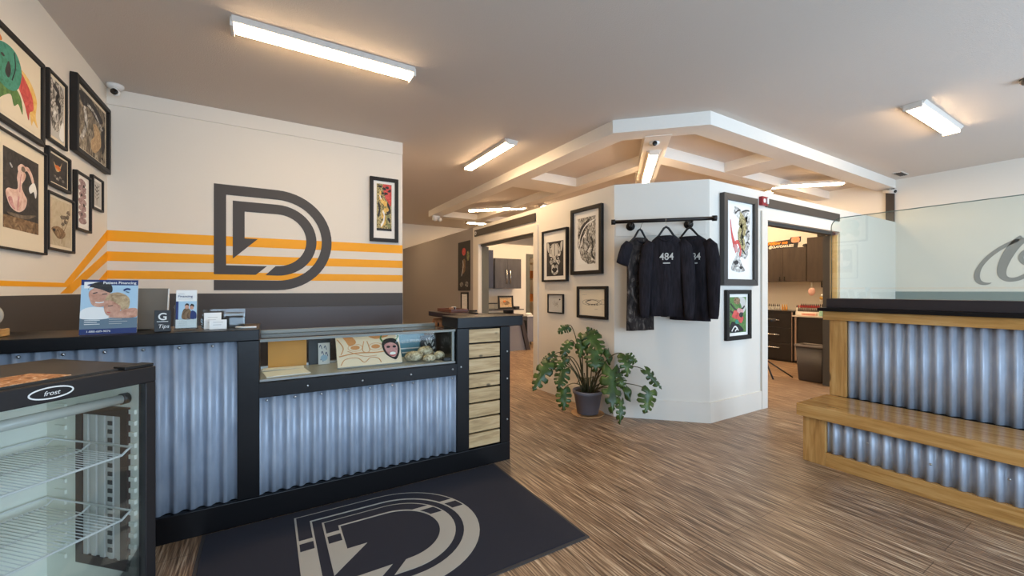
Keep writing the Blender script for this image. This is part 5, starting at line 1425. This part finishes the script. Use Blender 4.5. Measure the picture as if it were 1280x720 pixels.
o = MB().tube([(3.86, 7.7, 2.081), (3.86, 7.7, 2.299), (3.86, 7.99, 2.30)], .008, 6).build('power_cord', blackmatte); tag(o, 'thin black cord rising from the deep wall cabinet', 'cord')
r = root('work_desk', (4.2, 7.6, 0), 'grey work desk with dark top and flared end in the left room', 'desk')
MB().box(3.15, 4.56, 7.12, 7.95, .722, .755).build('top', mat('desk_top_dark', (54, 46, 46), .4), r, bevel=.004)
MB().hexa([(3.3, 7.20, 0), (4.66, 7.20, 0), (4.66, 7.9, 0), (3.3, 7.9, 0)], [(3.3, 7.20, .72), (4.48, 7.20, .72), (4.48, 7.9, .72), (3.3, 7.9, .72)]).build('body', mat('desk_grey', (122, 120, 126), .5), r)
MB().hexa([(4.661, 7.16, 0), (4.76, 7.16, 0), (4.76, 7.92, 0), (4.661, 7.92, 0)], [(4.481, 7.16, .72), (4.56, 7.16, .72), (4.56, 7.92, .72), (4.481, 7.92, .72)]).build('end_panel', mat('desk_end_dark', (58, 50, 50), .4), r)
r = root('desk_riser', (4.3, 7.7, .756), 'low dark riser shelf on the back of the work desk', 'riser')
MB().box(3.85, 4.80, 7.48, 7.93, .826, .846).box(3.86, 3.88, 7.5, 7.92, .756, .826).box(4.53, 4.55, 7.5, 7.92, .756, .826).build('shelf', M['desk_top_dark'], r)
def art_tan(p):
    p.bg(i_hair); p.blob(i_brown, ell(.5, .5, .28, .25, wob=.3)); p.blob(i_orange, ell(.4, .6, .12, .12, wob=.3))
q = framed('framed brown drawing standing on the riser in the left room', (0, 7.62, 0), 4.231, 4.605, .848, 1.135, .03, .036, (.004, .004, .004), art_tan)
q.rotation_euler = (math.radians(-5), 0, 0)
q = root('clear_box', (4.06, 7.6, .847), 'small clear acrylic box with black lid edge beside the brown drawing', 'box')
MB().box(3.966, 4.16, 7.52, 7.66, .848, .965).build('body', acrylic, q)
MB().box(3.962, 4.164, 7.516, 7.664, .966, .985).build('lid', blackmatte, q)
q = root('black_box', (4.69, 7.62, .847), 'small black box on the riser right of the brown drawing', 'box')
MB().box(4.64, 4.75, 7.58, 7.68, .847, .90).build('body', blackmatte, q, bevel=.004); MB().box(4.645, 4.745, 7.577, 7.58, .862, .885).build('label_strip', i_dark, q)
r = root('tool_trolley', (5.06, 7.72, 0), 'grey wheeled tool trolley with white towel beyond the work desk', 'trolley')
MB().box(4.98, 5.16, 7.62, 7.82, .10, .66).build('body', plastic_grey, r, bevel=.006)
MB().box(4.96, 5.18, 7.60, 7.84, .661, .69).build('top', white_plastic, r, bevel=.006)
MB().blob((5.07, 7.72, .715), (.09, .09, .03), wob=.12).build('towel', i_white, r)
for x in (5.0, 5.16):
    for y in (7.64, 7.80): MB().tube([(x + .02, y, .10), (x + .03, y, .03), (x + .03, y, .012)], .011, 8).build('caster', blackmatte, r)
MB().box(4.975, 4.982, 7.64, 7.80, .3, .58).build('slot', blackmatte, r)
r = root('storage_shelf', (6.2, 9.3, 0), 'tall pale storage shelf beyond the far doorway', 'shelf')
wsh = mat('warm_shelf', (222, 206, 170), .6)
for x in (5.85, 6.55):
    for y in (9.1, 9.4): MB().box(x, x + .03, y, y + .03, 0, 2.0).build('upright', wsh, r)
for z in (.25, .93, 1.55, 1.97): MB().box(5.85, 6.58, 9.1, 9.43, z, z + .025).build('shelf_board', wsh, r)
for i, (z, lab) in enumerate(((1.576, 'orange carton on the upper shelf beyond the far doorway'), (.956, 'orange carton on the lower shelf beyond the far doorway'))):
    q = root('orange_carton', (6.1, 9.25, z), lab, 'carton', 'orange cartons on the storage shelf')
    MB().box(5.95, 6.3, 9.12, 9.36, z, z + .2).build('body', mat('carton_orange', (206, 130, 60), .7), q, bevel=.003)
    MB().box(6.09, 6.16, 9.118, 9.362, z + .199, z + .2015).build('tape', cork, q)
